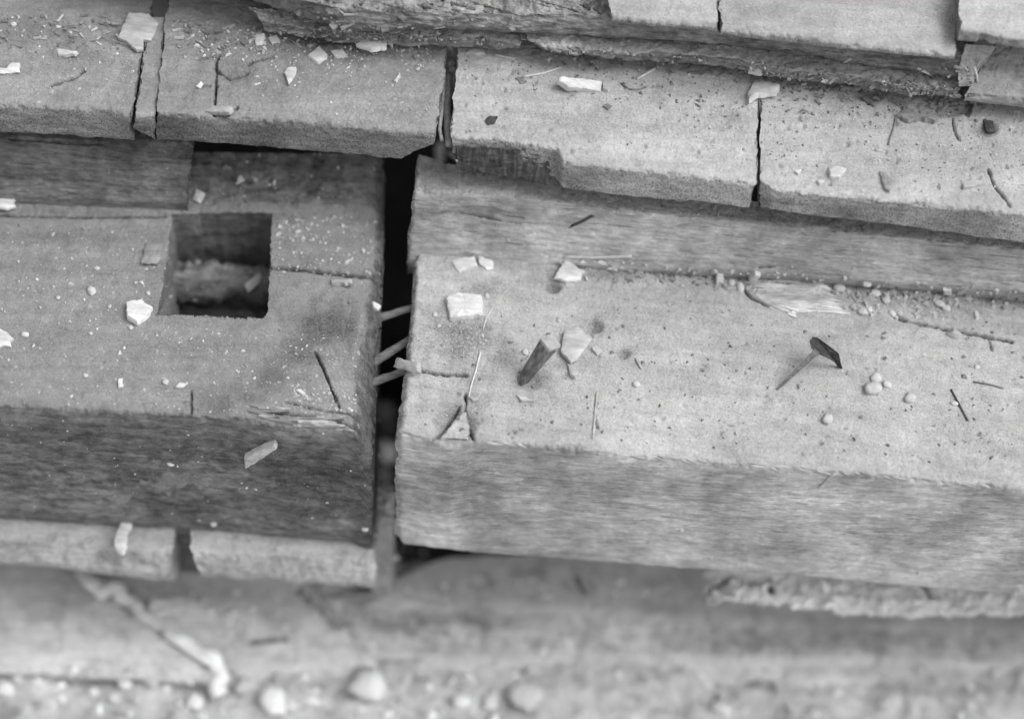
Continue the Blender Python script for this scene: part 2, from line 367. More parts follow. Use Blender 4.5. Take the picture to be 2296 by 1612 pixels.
ix = np.arange(rows*nr).reshape(rows, nr); Fm = np.stack([ix[:-1], np.roll(ix[:-1], -1, 1), np.roll(ix[1:], -1, 1), ix[1:]], -1).reshape(-1, 4)
mesh_obj('mortise', Vm, Fm, M_MORT, left, dict(dust=np.zeros(len(Vm)), stain=np.full(len(Vm), .15)))

right = timber('timber', 'pale dusty timber right of the gap with a peg and a nail', M_RIGHT, [
    ([(938, 520), (1270, 540), (1800, 590), (2268, 625), (2720, 665)], Z(-.002), 0, 0),
    ([(930, 640), (2720, 700)], Z(0), .9, 0),
    ([(889, 968), (960, 985), (1010, 992), (1060, 988), (1250, 1003), (1680, 1046), (2268, 1092), (2720, 1125)], Z(0), 1, 1),
    ([(887, 1190), (905, 1222), (1060, 1240), (1500, 1275), (1800, 1296), (2268, 1336), (2720, 1370)], AN(86), 0, .3), (None, O(0, .03, -.01), 0, 0), (None, O(0, .12, -.03), 0, 0)],
    rnd=4, seed=2.0, ends=((16, .010), None), amp=.0012, 
    cracks=[([(2000, 714), (2120, 742), (2268, 770)], 7, .010), ([(945, 836), (1000, 845), (1045, 846)], 6, .008), ([(1045, 890), (1042, 940), (1062, 985)], 6, .012), ([(970, 985), (1030, 915)], 5, .008),
            ([(1335, 900), (1333, 940), (1340, 965)], 3.5, .003)] +
           [([(1660, 640), (1685, 668), (1720, 690)], 6, .006)] + [(Q('F', (2020, 640), (2045, 720)), 3.5, .004)],
    pits=[(1015, 960, 60, 48, .010), (1240, 645, 22, 16, .006), (1333, 738, 22, 16, .005), (1398, 798, 18, 13, .004), (1180, 862, 40, 18, .004), (2213, 640, 30, 40, .004), (1530, 1000, 200, 60, .003)] +
         [(900+random.random()*1700, 660+random.random()*340, 3+random.random()**2*8, 2+random.random()**2*4, .0025) for _ in range(70)],
    bumps=[(1560, 720, 260, 60, .003), (1930, 690, 150, 50, .004), (2110, 660, 120, 30, .004), (1300, 985, 300, 22, .002)],
    stains=[(1040, 760, 85, 75, .75), (1130, 800, 50, 40, .6), (1080, 650, 45, 22, .6), (1020, 925, 70, 60, .5), (1200, 850, 55, 32, .7), (1240, 640, 22, 18, .7), (1333, 738, 24, 16, .75), (1398, 798, 20, 14, .7), (1120, 575, 170, 28, .35),
            (1420, 600, 160, 26, .4), (2140, 670, 180, 32, .45), (1830, 770, 26, 16, .5), (1060, 1060, 200, 60, .5), (1500, 1050, 200, 25, .3), (1680, 1225, 130, 20, .4)])
# wedge in the broken corner of the right timber
timber('wedge', None, M_RIGHT, [([(1040, 925), (1050, 925)], Z(-.001), 1, 0), ([(985, 985), (1052, 985)], Z(-.003), 1, .4), ([(988, 1002), (1048, 1002)], AN(80), .4, .2), (None, O(0, .005, -.02), 0, 0)],
       parent=right, rnd=2, seed=3.3, lows=.001)

# ledge timbers behind
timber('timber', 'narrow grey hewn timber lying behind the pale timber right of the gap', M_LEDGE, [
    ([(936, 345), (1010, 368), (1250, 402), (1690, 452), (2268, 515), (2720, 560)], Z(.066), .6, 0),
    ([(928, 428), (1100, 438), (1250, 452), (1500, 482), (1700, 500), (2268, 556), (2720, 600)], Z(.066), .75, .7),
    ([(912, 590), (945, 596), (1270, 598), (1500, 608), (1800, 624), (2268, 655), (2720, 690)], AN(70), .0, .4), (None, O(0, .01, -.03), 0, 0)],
    rnd=7, seed=4.0, ends=((20, .012), None), amp=.0016, cracks=[(Q('B', (760, 1410), (950, 1440), (1190, 1475)), 4, .004), (Q('B', (1500, 1500), (1670, 1425)), 3.5, .004), (Q('F', (500, 150), (620, 145)), 4, .004)],
    pits=[(1060, 480, 90, 20, .004), (1560, 510, 60, 10, .004), (1830, 520, 50, 14, .003)], stains=[(1080, 480, 150, 22, .3), (1000, 440, 80, 10, .2), (1700, 490, 140, 16, .35)])
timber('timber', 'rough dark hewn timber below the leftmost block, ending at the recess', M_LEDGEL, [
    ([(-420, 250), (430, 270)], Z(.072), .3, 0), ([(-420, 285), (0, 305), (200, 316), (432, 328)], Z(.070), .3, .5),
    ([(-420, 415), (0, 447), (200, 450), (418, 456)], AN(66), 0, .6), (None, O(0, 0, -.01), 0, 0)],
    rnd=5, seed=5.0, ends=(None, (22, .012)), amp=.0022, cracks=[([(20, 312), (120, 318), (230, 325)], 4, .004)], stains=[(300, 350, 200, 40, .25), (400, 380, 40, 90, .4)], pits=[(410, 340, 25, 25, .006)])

# blocks of the upper row
def block(label, x, rails, mat, **k):
    return timber('block', label, mat, rails, cat='wood block', group='blocks in the upper row', **k)
block('leftmost worn block of the upper row with a rounded dark front', 0, [
    ([(-420, -30), (345, -20)], Z(.128), 1, 0), ([(-420, 215), (0, 237), (150, 243), (240, 245), (292, 262)], Z(.126), 1, 1),
    ([(-420, 275), (0, 305), (130, 312), (296, 322)], AN(80), .0, .6), (None, O(0, .06, -.004), 0, 0)], M_ENDL, rnd=9, seed=6.0, amp=.0016, lows=.004,
    cracks=[(Q('A', (330, 575), (480, 530), (560, 480)), 4, .004)], stains=[(60, 60, 120, 60, .25), (170, 130, 60, 35, .3), (290, 170, 25, 90, .25)], pits=[(120, 90, 60, 25, .004), (230, 70, 50, 30, .004)])
block('thin strip of wood wedged between two blocks at the left', 0, [
    ([(337, 40), (372, 40)], Z(.128), 1, 0), ([(304, 263), (348, 258)], Z(.127), .9, .3), ([(300, 292), (346, 318)], AN(86), .0, 2), (None, O(0, .06, -.004), 0, 0)], M_ENDL, rnd=4, seed=6.6,
    stains=[(328, 290, 20, 14, .8)])
block('grey block with a dark ridged end left of the stick filled joint', 0, [
    ([(380, -30), (1006, 20)], Z(.130), 1, 0), ([(364, 130), (1000, 150)], Z(.130), 1, 0), ([(351, 254), (450, 262), (600, 270), (765, 281), (860, 292), (974, 303)], Z(.130), 1, .8),
    ([(352, 322), (452, 326), (520, 332), (765, 351), (900, 363), (935, 342), (974, 326)], AN(86), .0, .7), (None, O(0, .09, -.002), 0, 0)], M_ENDL, rnd=5, seed=7.0, amp=.0016,
    cracks=[([(486, 138), (484, 190), (479, 255)], 4.5, .008), (Q('A', (1310, 400), (1450, 375), (1420, 450), (1520, 520), (1640, 485)), 4.5, .006), (Q('A', (1640, 425), (1810, 380)), 4, .005), (Q('A', (1410, 765), (1500, 770), (1570, 710)), 4, .006), (Q('A', (1340, 570), (1440, 575)), 3.5, .004)],
    pits=[(520, 160, 60, 30, .004), (700, 80, 90, 30, .004), (440, 80, 60, 30, .004)], stains=[(510, 150, 90, 40, .25), (640, 110, 140, 40, .2), (860, 310, 80, 14, .35)])
n3 = block('pale block with a torn dark notch in its front, right of the stick filled joint', 0, [
    ([(1030, 40), (1703, 110)], Z(.130), 1, 0), ([(1013, 310), (1130, 318), (1250, 333), (1262, 364), (1400, 380), (1560, 396), (1694, 413)], Z(.130), 1, .7),
    ([(1014, 350), (1130, 362), (1245, 405), (1262, 428), (1400, 445), (1560, 458), (1676, 472)], AN(86), .0, .8), (None, O(0, .09, -.004), 0, 0)], M_END, rnd=5, seed=8.0, amp=.0014,
    cracks=[], pits=[(1600, 260, 60, 40, .003)]+[(1040+random.random()*640, 130+random.random()*220, 3+random.random()*6, 3+random.random()*4, .003) for _ in range(25)],
    stains=[(1680, 150, 60, 30, .2), (1470, 150, 160, 25, .12)])
timber('torn_face', None, M_VERT, [([(1022, 330), (1250, 340)], Z(.122), .3, 0), ([(1022, 343), (1256, 349)], AN(86), .1, .6), ([(1025, 388), (1130, 396), (1250, 420)], AN(82), 0, 1), (None, O(0, .04, 0), 0, 0)], parent=n3, rnd=2, seed=8.8, amp=.003, aniso=(90, 90, 12))
block('pale pitted block at the right end of the upper row', 0, [
    ([(1708, 90), (2720, 165)], Z(.130), 1, 0), ([(1705, 405), (1730, 428), (1850, 439), (2060, 456), (2268, 478), (2720, 520)], Z(.130), 1, .7),
    ([(1698, 474), (1850, 492), (2060, 516), (2268, 548), (2720, 590)], AN(85), .0, .7), (None, O(0, .09, -.004), 0, 0)], M_END, rnd=5, seed=9.0, amp=.0014,
    cracks=[(Q('C', (2025, 1130), (2060, 1240), (2170, 1370)), 5, .006), (Q('C', (1790, 800), (1795, 880), (1830, 940)), 4, .006), (Q('C', (1130, 550), (1230, 700)), 6, .006), (Q('C', (1180, 640), (1260, 720)), 5, .006), (Q('C', (780, 740), (860, 770)), 3.5, .004)],
    pits=[(1730+random.random()*560, 240+random.random()*190, 3+random.random()*6, 3+random.random()*4, .003) for _ in range(30)]+[(2215, 290, 28, 22, .005), (1950, 215, 40, 22, .006), (2110, 250, 80, 20, .004)],
    stains=[(2212, 290, 30, 24, .7), (2060, 255, 60, 15, .4), (1930, 220, 60, 25, .3), (1720, 450, 50, 12, .5), (1860, 480, 120, 8, .4)])

# broken boards behind the upper row
def board(label, rails, mat, **k):
    return timber('board', label, mat, rails, cat='board', group='broken boards at the back', **k)
board('splintered dark edged board lying behind the joint of the upper row', [
    ([(560, 20), (1190, 45)], Z(.150), 1, 0), ([(590, 50), (780, 72), (860, 74), (1000, 82), (1080, 84), (1165, 104)], Z(.150), 1, 2), ([(590, 75), (780, 98), (1000, 105), (1165, 112)], AN(75), 0, 1.2), (None, O(0, .03, -.01), 0, 0)],
    M_BROKE, rnd=2, seed=10.0, amp=.003, lows=.004, stains=[(700, 50, 120, 20, .3)])
board('long splintered board behind the two pale blocks', [
    ([(1150, 40), (2190, 130)], Z(.158), 1, 0), ([(1185, 88), (1215, 105), (1330, 118), (1480, 118), (1620, 128), (1760, 160), (1900, 168), (2040, 196), (2150, 200)], Z(.158), 1, 2),
    ([(1200, 102), (1215, 112), (1330, 126), (1480, 140), (1620, 152), (1760, 184), (1900, 196), (2040, 216), (2150, 222)], AN(78), 0, 1.4), (None, O(0, .03, -.02), 0, 0)],
    M_BROKE, rnd=2, seed=11.0, amp=.003, lows=.004, stains=[(1500, 100, 150, 10, .3), (1800, 140, 80, 10, .5)])
board('rotten dark timber edge running across the top', [
    ([(-420, -200), (2190, -20)], Z(.19), .3, 0), ([(560, -70), (760, 20), (1000, 30), (1300, 32), (1620, 62), (1800, 78), (2000, 106), (2180, 126)], Z(.19), .4, 1.5),
    ([(560, 0), (780, 66), (1000, 60), (1300, 78), (1620, 95), (1800, 122), (2000, 150), (2165, 168)], AN(70), 0, 1.3), (None, O(0, .04, -.05), 0, 0)],
    M_BROKE, rnd=3, seed=12.0, amp=.003, aniso=(25, 120, 120), lows=.004)
board('bright clean board at the top behind the seam', [
    ([(1340, -160), (1612, -140)], Z(.205), 1, 0), ([(1370, 38), (1500, 50), (1608, 58)], Z(.205), 1, 1), ([(1370, 50), (1608, 70)], AN(84), .2, .8), (None, O(0, .03, -.02), 0, 0)], M_TOP, rnd=3, seed=13.0)
board('widest pale board along the top edge right of the seam', [
    ([(1612, -160), (2150, -120)], Z(.206), 1, 0), ([(1616, 69), (1790, 82), (1860, 94), (2000, 110), (2140, 122)], Z(.206), 1, .8), ([(1616, 80), (1860, 106), (2140, 134)], AN(84), 0, .8), (None, O(0, .03, -.02), 0, 0)], M_TOP, rnd=3, seed=14.0,
    stains=[(2130, 60, 26, 60, .6)])
board('clean sawn board raised at the top right corner', [
    ([(2150, -160), (2720, -120)], Z(.225), 1, 0), ([(2152, 66), (2200, 74), (2270, 84), (2720, 130)], Z(.225), 1, .3), ([(2150, 96), (2200, 98), (2270, 108), (2720, 155)], AN(84), .4, .4), (None, O(0, .06, -.004), 0, 0)], M_CLEAN, rnd=2, seed=15.0, amp=.0005, lows=.001)
board('short slanting board under the raised board at the right', [
    ([(2166, 100), (2235, 105)], Z(.20), .7, 0), ([(2150, 160), (2190, 160)], Z(.18), .7, .5), ([(2152, 200), (2178, 200)], AN(70), .3, .6), (None, O(0, .04, -.02), 0, 0)], M_LEDGE, rnd=2, seed=16.0)
board('grey stepped board end at the right below the raised board', [
    ([(2240, 90), (2720, 130)], Z(.185), .6, 0), ([(2200, 150), (2270, 162), (2720, 200)], Z(.172), .5, .5), ([(2185, 185), (2270, 192), (2720, 225)], Z(.165), .3, .5), ([(2165, 212), (2270, 220), (2720, 260)], Z(.16), 1, .5),
    ([(2165, 232), (2270, 243), (2720, 285)], AN(82), 0, .5), (None, O(0, .04, -.02), 0, 0)], M_LEDGE, rnd=3, seed=17.0)

# lower timbers and foreground
def lower(label, rails, mat=None, **k):
    return timber('timber', label, mat or M_LOW, rails, cat='timber', **k)
lower('low plank under the dark face at the far left', [
    ([(-420, 1090), (398, 1150)], Z(-.205), .9, 0), ([(-420, 1200), (0, 1212), (388, 1238)], Z(-.207), 1, 2), ([(-420, 1240), (0, 1262), (380, 1300)], AN(80), .35, 1.5), (None, O(0, .03, -.06), 0, 0)], M_LOWP, rnd=2, amp=.002, seed=18.0, step=5, stains=[(60, 1220, 80, 18, .4)])
lower('low block under the mortised timber beside the gap', [
    ([(422, 1150), (842, 1175)], Z(-.205), 1, 0), ([(430, 1238), (842, 1258)], Z(-.207), 1, 1.5), ([(452, 1292), (842, 1318)], AN(78), .45, 1.5), (None, O(0, .03, -.06), 0, 0)], M_LOWP, rnd=2, amp=.002, seed=19.0, step=5)
lower('blurred flat plank in the left foreground beside the pale root', [
    ([(-420, 1225), (165, 1275)], Z(-.385), 1, 0), ([(-420, 1340), (300, 1390)], Z(-.385), 1, 0), ([(-420, 1455), (0, 1478), (480, 1508)], Z(-.385), 1, 2), ([(-420, 1500), (480, 1540)], AN(40), .9, 1), (None, O(0, .02, -.03), 0, 0)], rnd=6, seed=20.0, step=5, lows=.005, stains=[(330, 1400, 130, 35, .4), (120, 1340, 120, 30, .25), (60, 1255, 90, 14, .5)])
lower('blurred broken board in the middle foreground', [
    ([(240, 1270), (690, 1300)], Z(-.395), 1, 0), ([(360, 1390), (760, 1400)], Z(-.398), 1, 3), ([(540, 1520), (860, 1500)], Z(-.410), .9, 2), ([(545, 1560), (860, 1530)], AN(35), 1, 1), (None, O(0, .02, -.03), 0, 0)], rnd=8, seed=21.0, step=5, lows=.008,
    cracks=[([(670, 1325), (720, 1370), (755, 1410)], 12, .02), ([(560, 1440), (640, 1430)], 10, .008)])
lower('torn pale board end in front of the black opening', [
    ([(960, 1262), (1010, 1250), (1330, 1235)], Z(-.385), 1, 1), ([(870, 1318), (1000, 1336), (1150, 1350), (1330, 1362)], Z(-.390), 1, 2), ([(870, 1345), (1330, 1395)], AN(45), 1, 1), (None, O(0, .02, -.03), 0, 0)], M_LOWP, rnd=5, seed=22.0, step=5, lows=.005, cracks=[([(1290, 1290), (1310, 1330)], 8, .008)])
lower('broad blurred timber across the right foreground', [
    ([(860, 1330), (1320, 1230), (1600, 1240), (2268, 1290), (2720, 1320)], Z(-.396), 1, 0), ([(690, 1345), (1300, 1385), (2720, 1440)], Z(-.396), 1, 1), ([(760, 1450), (2720, 1500)], Z(-.405), .35, 1), ([(880, 1520), (1200, 1530), (2720, 1575)], AN(30), 1, 1), (None, O(0, .02, -.05), 0, 0)], rnd=12, seed=23.0, step=5, lows=.009,
    stains=[(1850, 1440, 330, 32, .5), (1080, 1385, 260, 28, .5), (1000, 1460, 200, 18, .35), (1950, 1500, 200, 20, .3), (740, 1400, 60, 60, .4)])
timber('torn_strip', 'ragged pale torn wood under the right timber', M_STRIP, [
    ([(1585, 1250), (2268, 1300), (2720, 1330)], Z(-.26), 1, 0), ([(1590, 1318), (1700, 1330), (2000, 1352), (2268, 1350), (2720, 1380)], Z(-.275), 1, 5), ([(1590, 1340), (2000, 1382), (2268, 1378), (2720, 1410)], AN(30), 1, 3), (None, O(0, .02, -.02), 0, 0)],
    cat='torn wood', rnd=3, seed=24.0, step=4, amp=.0065, aniso=(120, 40, 20), lows=.007, ends=((60, .03), None), cracks=[([(1610, 1300), (1640, 1290)], 16, .03), ([(1725, 1295), (1730, 1330)], 12, .02), ([(2075, 1310), (2085, 1340)], 12, .02), ([(1690, 1340), (1700, 1330)], 9, .02)])
timber('stake', 'blurred upright stake standing in the gap below the mortised timber', M_LOW, [
    ([(838, 1078), (882, 1084)], Z(-.20), 1, 0), ([(836, 1100), (884, 1104)], Z(-.202), .6, .4), ([(832, 1315), (880, 1318)], AN(80), .2, .4), (None, O(0, .03, -.1), 0, 0)], cat='stake', rnd=4, seed=25.0)

# ground under and around everything: fine where the picture shows it, out to a few metres elsewhere
gx = np.concatenate([np.linspace(-4, -.75, 14)[:-1], np.linspace(-.75, .75, 240), np.linspace(.75, 4, 14)[1:]])
gy = np.concatenate([np.linspace(-4, -.6, 14)[:-1], np.linspace(-.6, .6, 200), np.linspace(.6, 4, 14)[1:]])
GX, GY = np.meshgrid(gx, gy); P = np.stack([GX, GY, 0*GX], -1)
GZ = -.412+.020*fbm(P*10, 4)+.008*fbm(P*55, 4)
YF = float(atz(np.array(1000.), np.array(1290.), -.40)[1]); YB = float(atz(np.array(1148.), np.array(-120.), .2)[1])
GZ = np.where(GY > YF, GZ-.04*np.clip((GY-YF)/.05, 0, 1)-.2*np.clip((GY-YF-.2)/.08, 0, 1), GZ); GZ = GZ+.60*np.clip((GY-YB)/.04, 0, 1)  # unseen step up behind the top boards, added to block light from behind
GZ = np.where((GY > YF-.05) & (np.abs(GX) > .68), np.maximum(GZ, -.05), GZ)  # unseen raised sides, added to keep light from entering beneath the timbers
Vg = np.stack([GX, GY, GZ], -1).reshape(-1, 3); ix = np.arange(GX.size).reshape(GX.shape)
Fg = np.stack([ix[:-1, :-1], ix[:-1, 1:], ix[1:, 1:], ix[1:, :-1]], -1).reshape(-1, 4)
gd = np.clip(1.0-np.clip((Vg[:, 1]-YF)/.05, 0, 1), 0, 1)  # colour falls to near black beneath the timbers, painting in the gap's shade
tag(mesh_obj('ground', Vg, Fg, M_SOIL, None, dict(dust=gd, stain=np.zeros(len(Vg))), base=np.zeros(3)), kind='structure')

# ------------------------------------------------------------------ loose things lying on the timbers
def hit(x, y):
    d = Vector(rays(x, y)).normalized(); r = BVH.ray_cast(Vector(CAM), d)
    if r[0] is None: return atz(x, y, -.3), np.array([0, 0, 1.0])
    n = np.array(r[1]); n = n if n@np.array(d) < 0 else -n
    return np.array(r[0]), n
def upn(n, k=.5):
    v = n*k+np.array([0, 0, 1.0])*(1-k); return v/np.linalg.norm(v)
def chip(label, poly, mat=None, thick=.0022, lift=.0005, tilt=.12, cat='wood chip', name='wood_chip', group='loose chips on the timbers', bend=.12):
    mat = mat or M_CHIP; poly = np.array(poly, float)
    pts = []
    for (x0, y0), (x1, y1) in zip(poly, np.roll(poly, -1, 0)):
        m = max(1, int(math.hypot(x1-x0, y1-y0)/6))
        for i in range(m):
            pts.append((x0+(x1-x0)*i/m+random.uniform(-1, 1)*(1.7 if i else .4), y0+(y1-y0)*i/m+random.uniform(-1, 1)*(1.3 if i else .3)))
    pts = np.array(pts); c = poly.mean(0); hc, n = hit(*c)
    nn = upn(n, .75)+np.array([random.uniform(-tilt, tilt), random.uniform(-tilt, tilt), 0]); nn /= np.linalg.norm(nn)
    o0 = hc+nn*lift; d = rays(pts[:, 0], pts[:, 1])
    base = CAM+(((o0-CAM)@nn)/(d@nn))[:, None]*d
    low = min(0, min((base[i]-hit(*pts[i])[0])@nn for i in range(0, len(pts), 2))); base = base-nn*min(low, 0)*.5
    cen = base.mean(0); r = np.linalg.norm(base-cen, axis=1).mean(); n_ = len(base); th = thick*(1+.25*np.array([pn(np.array([[b[0]*120, b[1]*120, 3.3]]))[0] for b in base]))
    V = np.concatenate([base-nn*.0015, base+nn*th[:, None]*.75, cen+(base-cen)*.93+nn*th[:, None], cen+(base-cen)*.55+nn*(th*(1+bend))[:, None], (cen+nn*thick*(1+bend*1.2))[None]])
    V[n_:] += nn*(fbm(V[n_:]*np.array([150, 260, 150]), 3)*min(thick, .0024)*.4)[:, None]
    F = []
    for k in range(3):
        for i in range(n_):
            j = (i+1) % n_; F.append([k*n_+i, k*n_+j, (k+1)*n_+j, (k+1)*n_+i])
    F += [[3*n_+i, 3*n_+(i+1) % n_, 4*n_] for i in range(n_)]
    return tag(mesh_obj(name, V, F, mat, smooth='sharp', solid=False), label, cat, group)
_ico = None
def ico(sub=2):
    import bmesh
    global _ico
    if _ico is None:
        bm = bmesh.new(); bmesh.ops.create_icosphere(bm, subdivisions=sub, radius=1); _ico = (np.array([v.co[:] for v in bm.verts]), [[v.index for v in f.verts] for f in bm.faces]); bm.free()
    return _ico
UM = 4.12e-4
def pebble(label, x, y, rx, ry=None, mat=None, name='pebble', cat='pebble', group='pebbles and crumbs on the timbers', rough=.28, sink=.3):
    ry = ry or rx*.8; V, F = ico(); h, n = hit(x, y); s = random.random()*50
    V = np.sign(V)*np.abs(V)**.88*1.03; sz = float((h-CAM)@FWD)/1.8; rx *= sz; ry *= sz
    V = V*(1+rough*pn(V*1.1+s)*1.9+rough*1.0*pn(V*2.4+s))[:, None]
    a = random.uniform(-.5, .5); R = np.array([[math.cos(a), -math.sin(a), 0], [math.sin(a), math.cos(a), 0], [0, 0, 1]])
    V = (V*np.array([rx, ry*1.05, min(rx, ry)*.62])*UM)@R.T; V = V+h+upn(n)*min(rx, ry)*UM*(.55-sink*.9)
    return tag(mesh_obj(name, V, F, mat or M_STONE, smooth=True, solid=False), label, cat, group)
def stick(label, pts, r, mat=None, name='straw', cat='straw', group=None, lift=.0, flat=1.0, r1=None, heights=None, kind=None, sides=7, solid=False):
    mat = mat or M_STRAW; P = []
    line = []
    for (a, b) in zip(pts[:-1], pts[1:]):
        m = max(2, int(math.hypot(b[0]-a[0], b[1]-a[1])/10)); line += [(a[0]+(b[0]-a[0])*i/m, a[1]+(b[1]-a[1])*i/m) for i in range(m)]
    line.append(pts[-1]); line = np.array(line); m = len(line)
    if heights is None:
        H = [hit(*q) for q in line]; P = np.array([h[0] for h in H]); nn = np.array([upn(h[1]) for h in H])
        dep = (P-CAM)@FWD
        for _ in range(3): dep[1:-1] = np.minimum(dep[1:-1], .5*(dep[:-2]+dep[2:]))   # a stiff stem bridges hollows
        d = rays(line[:, 0], line[:, 1]); P = CAM+dep[:, None]*d+nn*(r*UM*.7+lift)
        r = r*dep.mean()/1.8; r1 = r1 if r1 is None else r1*dep.mean()/1.8
    else:
        P = np.array(atz(line[:, 0], line[:, 1], np.interp(np.linspace(0, 1, m), np.linspace(0, 1, len(heights)), heights)))
    T = np.gradient(P, axis=0); T /= np.linalg.norm(T, axis=1)[:, None]+1e-12
    S = np.cross(T, np.array([0, 0, 1.0])); bad = np.linalg.norm(S, axis=1) < .05; S[bad] = [1, 0, 0]; S /= np.linalg.norm(S, axis=1)[:, None]; B = np.cross(S, T)
    V = []; rr = np.linspace(r, r if r1 is None else r1, m)*UM
    for k in range(sides):
        a = 2*math.pi*k/sides; w = 1+.25*pn(np.stack([np.arange(m)*.7, np.full(m, k*1.3), np.full(m, r*3.7)], -1))
        V.append(P+(S*math.cos(a)+B*math.sin(a)*flat)*(rr*w)[:, None])
    V = np.stack(V, 1).reshape(-1, 3); F = [[i*sides+k, i*sides+(k+1) % sides, (i+1)*sides+(k+1) % sides, (i+1)*sides+k] for i in range(m-1) for k in range(sides)]
    F += [list(range(sides))[::-1], [(m-1)*sides+k for k in range(sides)]]
    if sides >= 12: V = V+(fbm(V*70, 5, .62)*.010)[:, None]*np.array([0, .6, 1])
    return tag(mesh_obj(name, V, F, mat, solid=solid), label, cat, group, kind)

# log inside the mortise
stick('round log end lying inside the mortise', [(372, 632), (640, 640)], 46, plain('log_wood', .19, .6, 130, (.3, 1, 1)), 'log', 'log', heights=[-.085, -.085], sides=20, solid=True)
stick('rough broken wood lump at the bottom of the mortise', [(392, 698), (480, 704), (600, 716)], 20, M_STONE2, 'wood_fragment', 'wood fragment', heights=[-.13, -.13], sides=12, solid=True)
BVH = BVHTree.FromPolygons([tuple(v) for v in np.concatenate(ALL_V)], ALL_F)
# chips on the right timber
chip('large squared white chip at the left end of the pale timber', Q('E', (690, 385), (705, 362), (770, 342), (920, 356), (935, 400), (940, 492), (830, 500), (718, 515), (712, 465)), thick=.006, bend=.15)
chip('flat white chip near the back edge of the pale timber beside the gap', Q('E', (725, 118), (880, 92), (905, 155), (830, 170), (778, 197)))
chip('small pointed white chip touching the flat chip near the gap', Q('E', (905, 85), (1000, 118), (1000, 170), (960, 180), (912, 138)))
chip('kite shaped bright white chip at the foot of the ledge', Q('E', (1475, 118), (1530, 150), (1590, 205), (1575, 258), (1485, 266), (1440, 245), (1400, 240)), tilt=.2, thick=.003)
chip('broad pale flake leaning against the wooden peg', Q('E', (1470, 590), (1560, 555), (1655, 645), (1560, 765), (1515, 790), (1450, 712)), M_CHIP2, thick=.003, tilt=.15, lift=.003)
chip('narrow white splinter in front of the peg', Q('E', (1160, 1003), (1200, 1015), (1278, 1047), (1190, 1042)))
chip('slender sliver hanging below the flake by the peg', Q('E', (1490, 800), (1520, 815), (1545, 888), (1512, 872)), M_CHIP2)
chip('little white chip on the worn edge of the mortised timber', Q('E', (198, 385), (252, 415), (236, 447), (205, 425)))
chip('faint grey chip right of the flake by the peg', Q('E', (1652, 695), (1690, 680), (1725, 712), (1690, 742)), M_CHIP2)
chip('tiny pale chip beside the dry stem', Q('E', (848, 1020), (905, 1022), (908, 1038), (870, 1048)), M_CHIP2)
chip('frayed scrap of wood caught at the edge of the gap', Q('E', (358, 820), (380, 760), (450, 775), (522, 790), (522, 850), (490, 867), (440, 842), (385, 832)), M_CHIP2, thick=.004, lift=.002)
chip('short pale flake at the crack on the mortised timber', Q('E', (-70, 250), (75, 250), (70, 275), (-60, 275)), M_CHIP2)
chip('pale knob of wood sitting on the long crack at right', Q('F', (1750, 570), (1800, 548), (1840, 575), (1835, 615), (1775, 620)), M_CHIP2, thick=.006)
chip('square white crumb among the dirt left of the torn splinters', Q('F', (220, 205), (265, 203), (268, 265), (222, 268)), thick=.004)
chip('angular white crumb at the upper edge of the torn splinters', Q('F', (435, 225), (480, 180), (515, 190), (480, 240), (445, 248)), thick=.004)
chip('upright white crumb beside the torn splinters', Q('F', (385, 270), (405, 265), (412, 335), (388, 340)), thick=.004)
chip('lone narrow white crumb near the right end of the pale timber', Q('F', (1925, 455), (1945, 455), (1958, 492), (1938, 500)))
chip('oblong white crumb under the ledge at right', Q('F', (1720, 290), (1775, 292), (1772, 322), (1725, 322)), thick=.003)
# chips on the mortised timber
chip('white angular chip beside the lower left corner of the mortise', Q('D', (835, 405), (930, 385), (1012, 440), (980, 490), (910, 537), (840, 500)), thick=.005)
chip('torn white chip at the left end of the mortised timber', Q('D', (-40, 540), (60, 600), (96, 635), (70, 652), (76, 690), (35, 680), (-40, 705)))
chip('ragged white scrap at the far left in front of the dark ledge', Q('A', (-60, 1360), (50, 1305), (142, 1310), (142, 1325), (95, 1350), (110, 1388), (60, 1402), (-60, 1385)))
chip('white oblong chip lying in the recess above the mortise', Q('A', (1280, 1330), (1315, 1255), (1358, 1280), (1325, 1346)), thick=.004)
chip('pale chip leaning inside the mortise', Q('D', (1650, 240), (1718, 188), (1732, 215), (1716, 265), (1640, 322), (1614, 275)), thick=.003)
chip('small triangular chip in the shade of the recess', Q('A', (1556, 1222), (1588, 1163), (1618, 1197)))
chip('tiny pale chip at the right of the recess', Q('A', (1800, 1215), (1822, 1185), (1828, 1215), (1812, 1235)))
chip('dull triangular flake high in the recess', Q('A', (1460, 1120), (1490, 1088), (1535, 1110), (1530, 1125)), M_STONE2)
chip('oblong pale flake near the front edge of the mortised timber', Q('D', (1155, 950), (1180, 922), (1235, 932), (1215, 955)))
chip('upright pale chip near the front edge of the mortised timber', Q('D', (785, 900), (812, 895), (815, 950), (785, 955)))
chip('flat pale flake beside the dark split at the front', Q('D', (1958, 975), (1990, 965), (2022, 990), (2005, 1005)))
chip('smooth pale patch chip just left of the mortise', Q('D', (932, 130), (970, -5), (1080, 0), (1060, 100), (1040, 132)), M_STONE2, thick=.0008, tilt=.01)
chip('splintered stick stub lying on the dark face of the mortised timber', Q('D', (1620, 1390), (1700, 1345), (1822, 1288), (1836, 1320), (1740, 1385), (1650, 1442), (1625, 1457)), M_CHIP2, thick=.006, lift=.003)
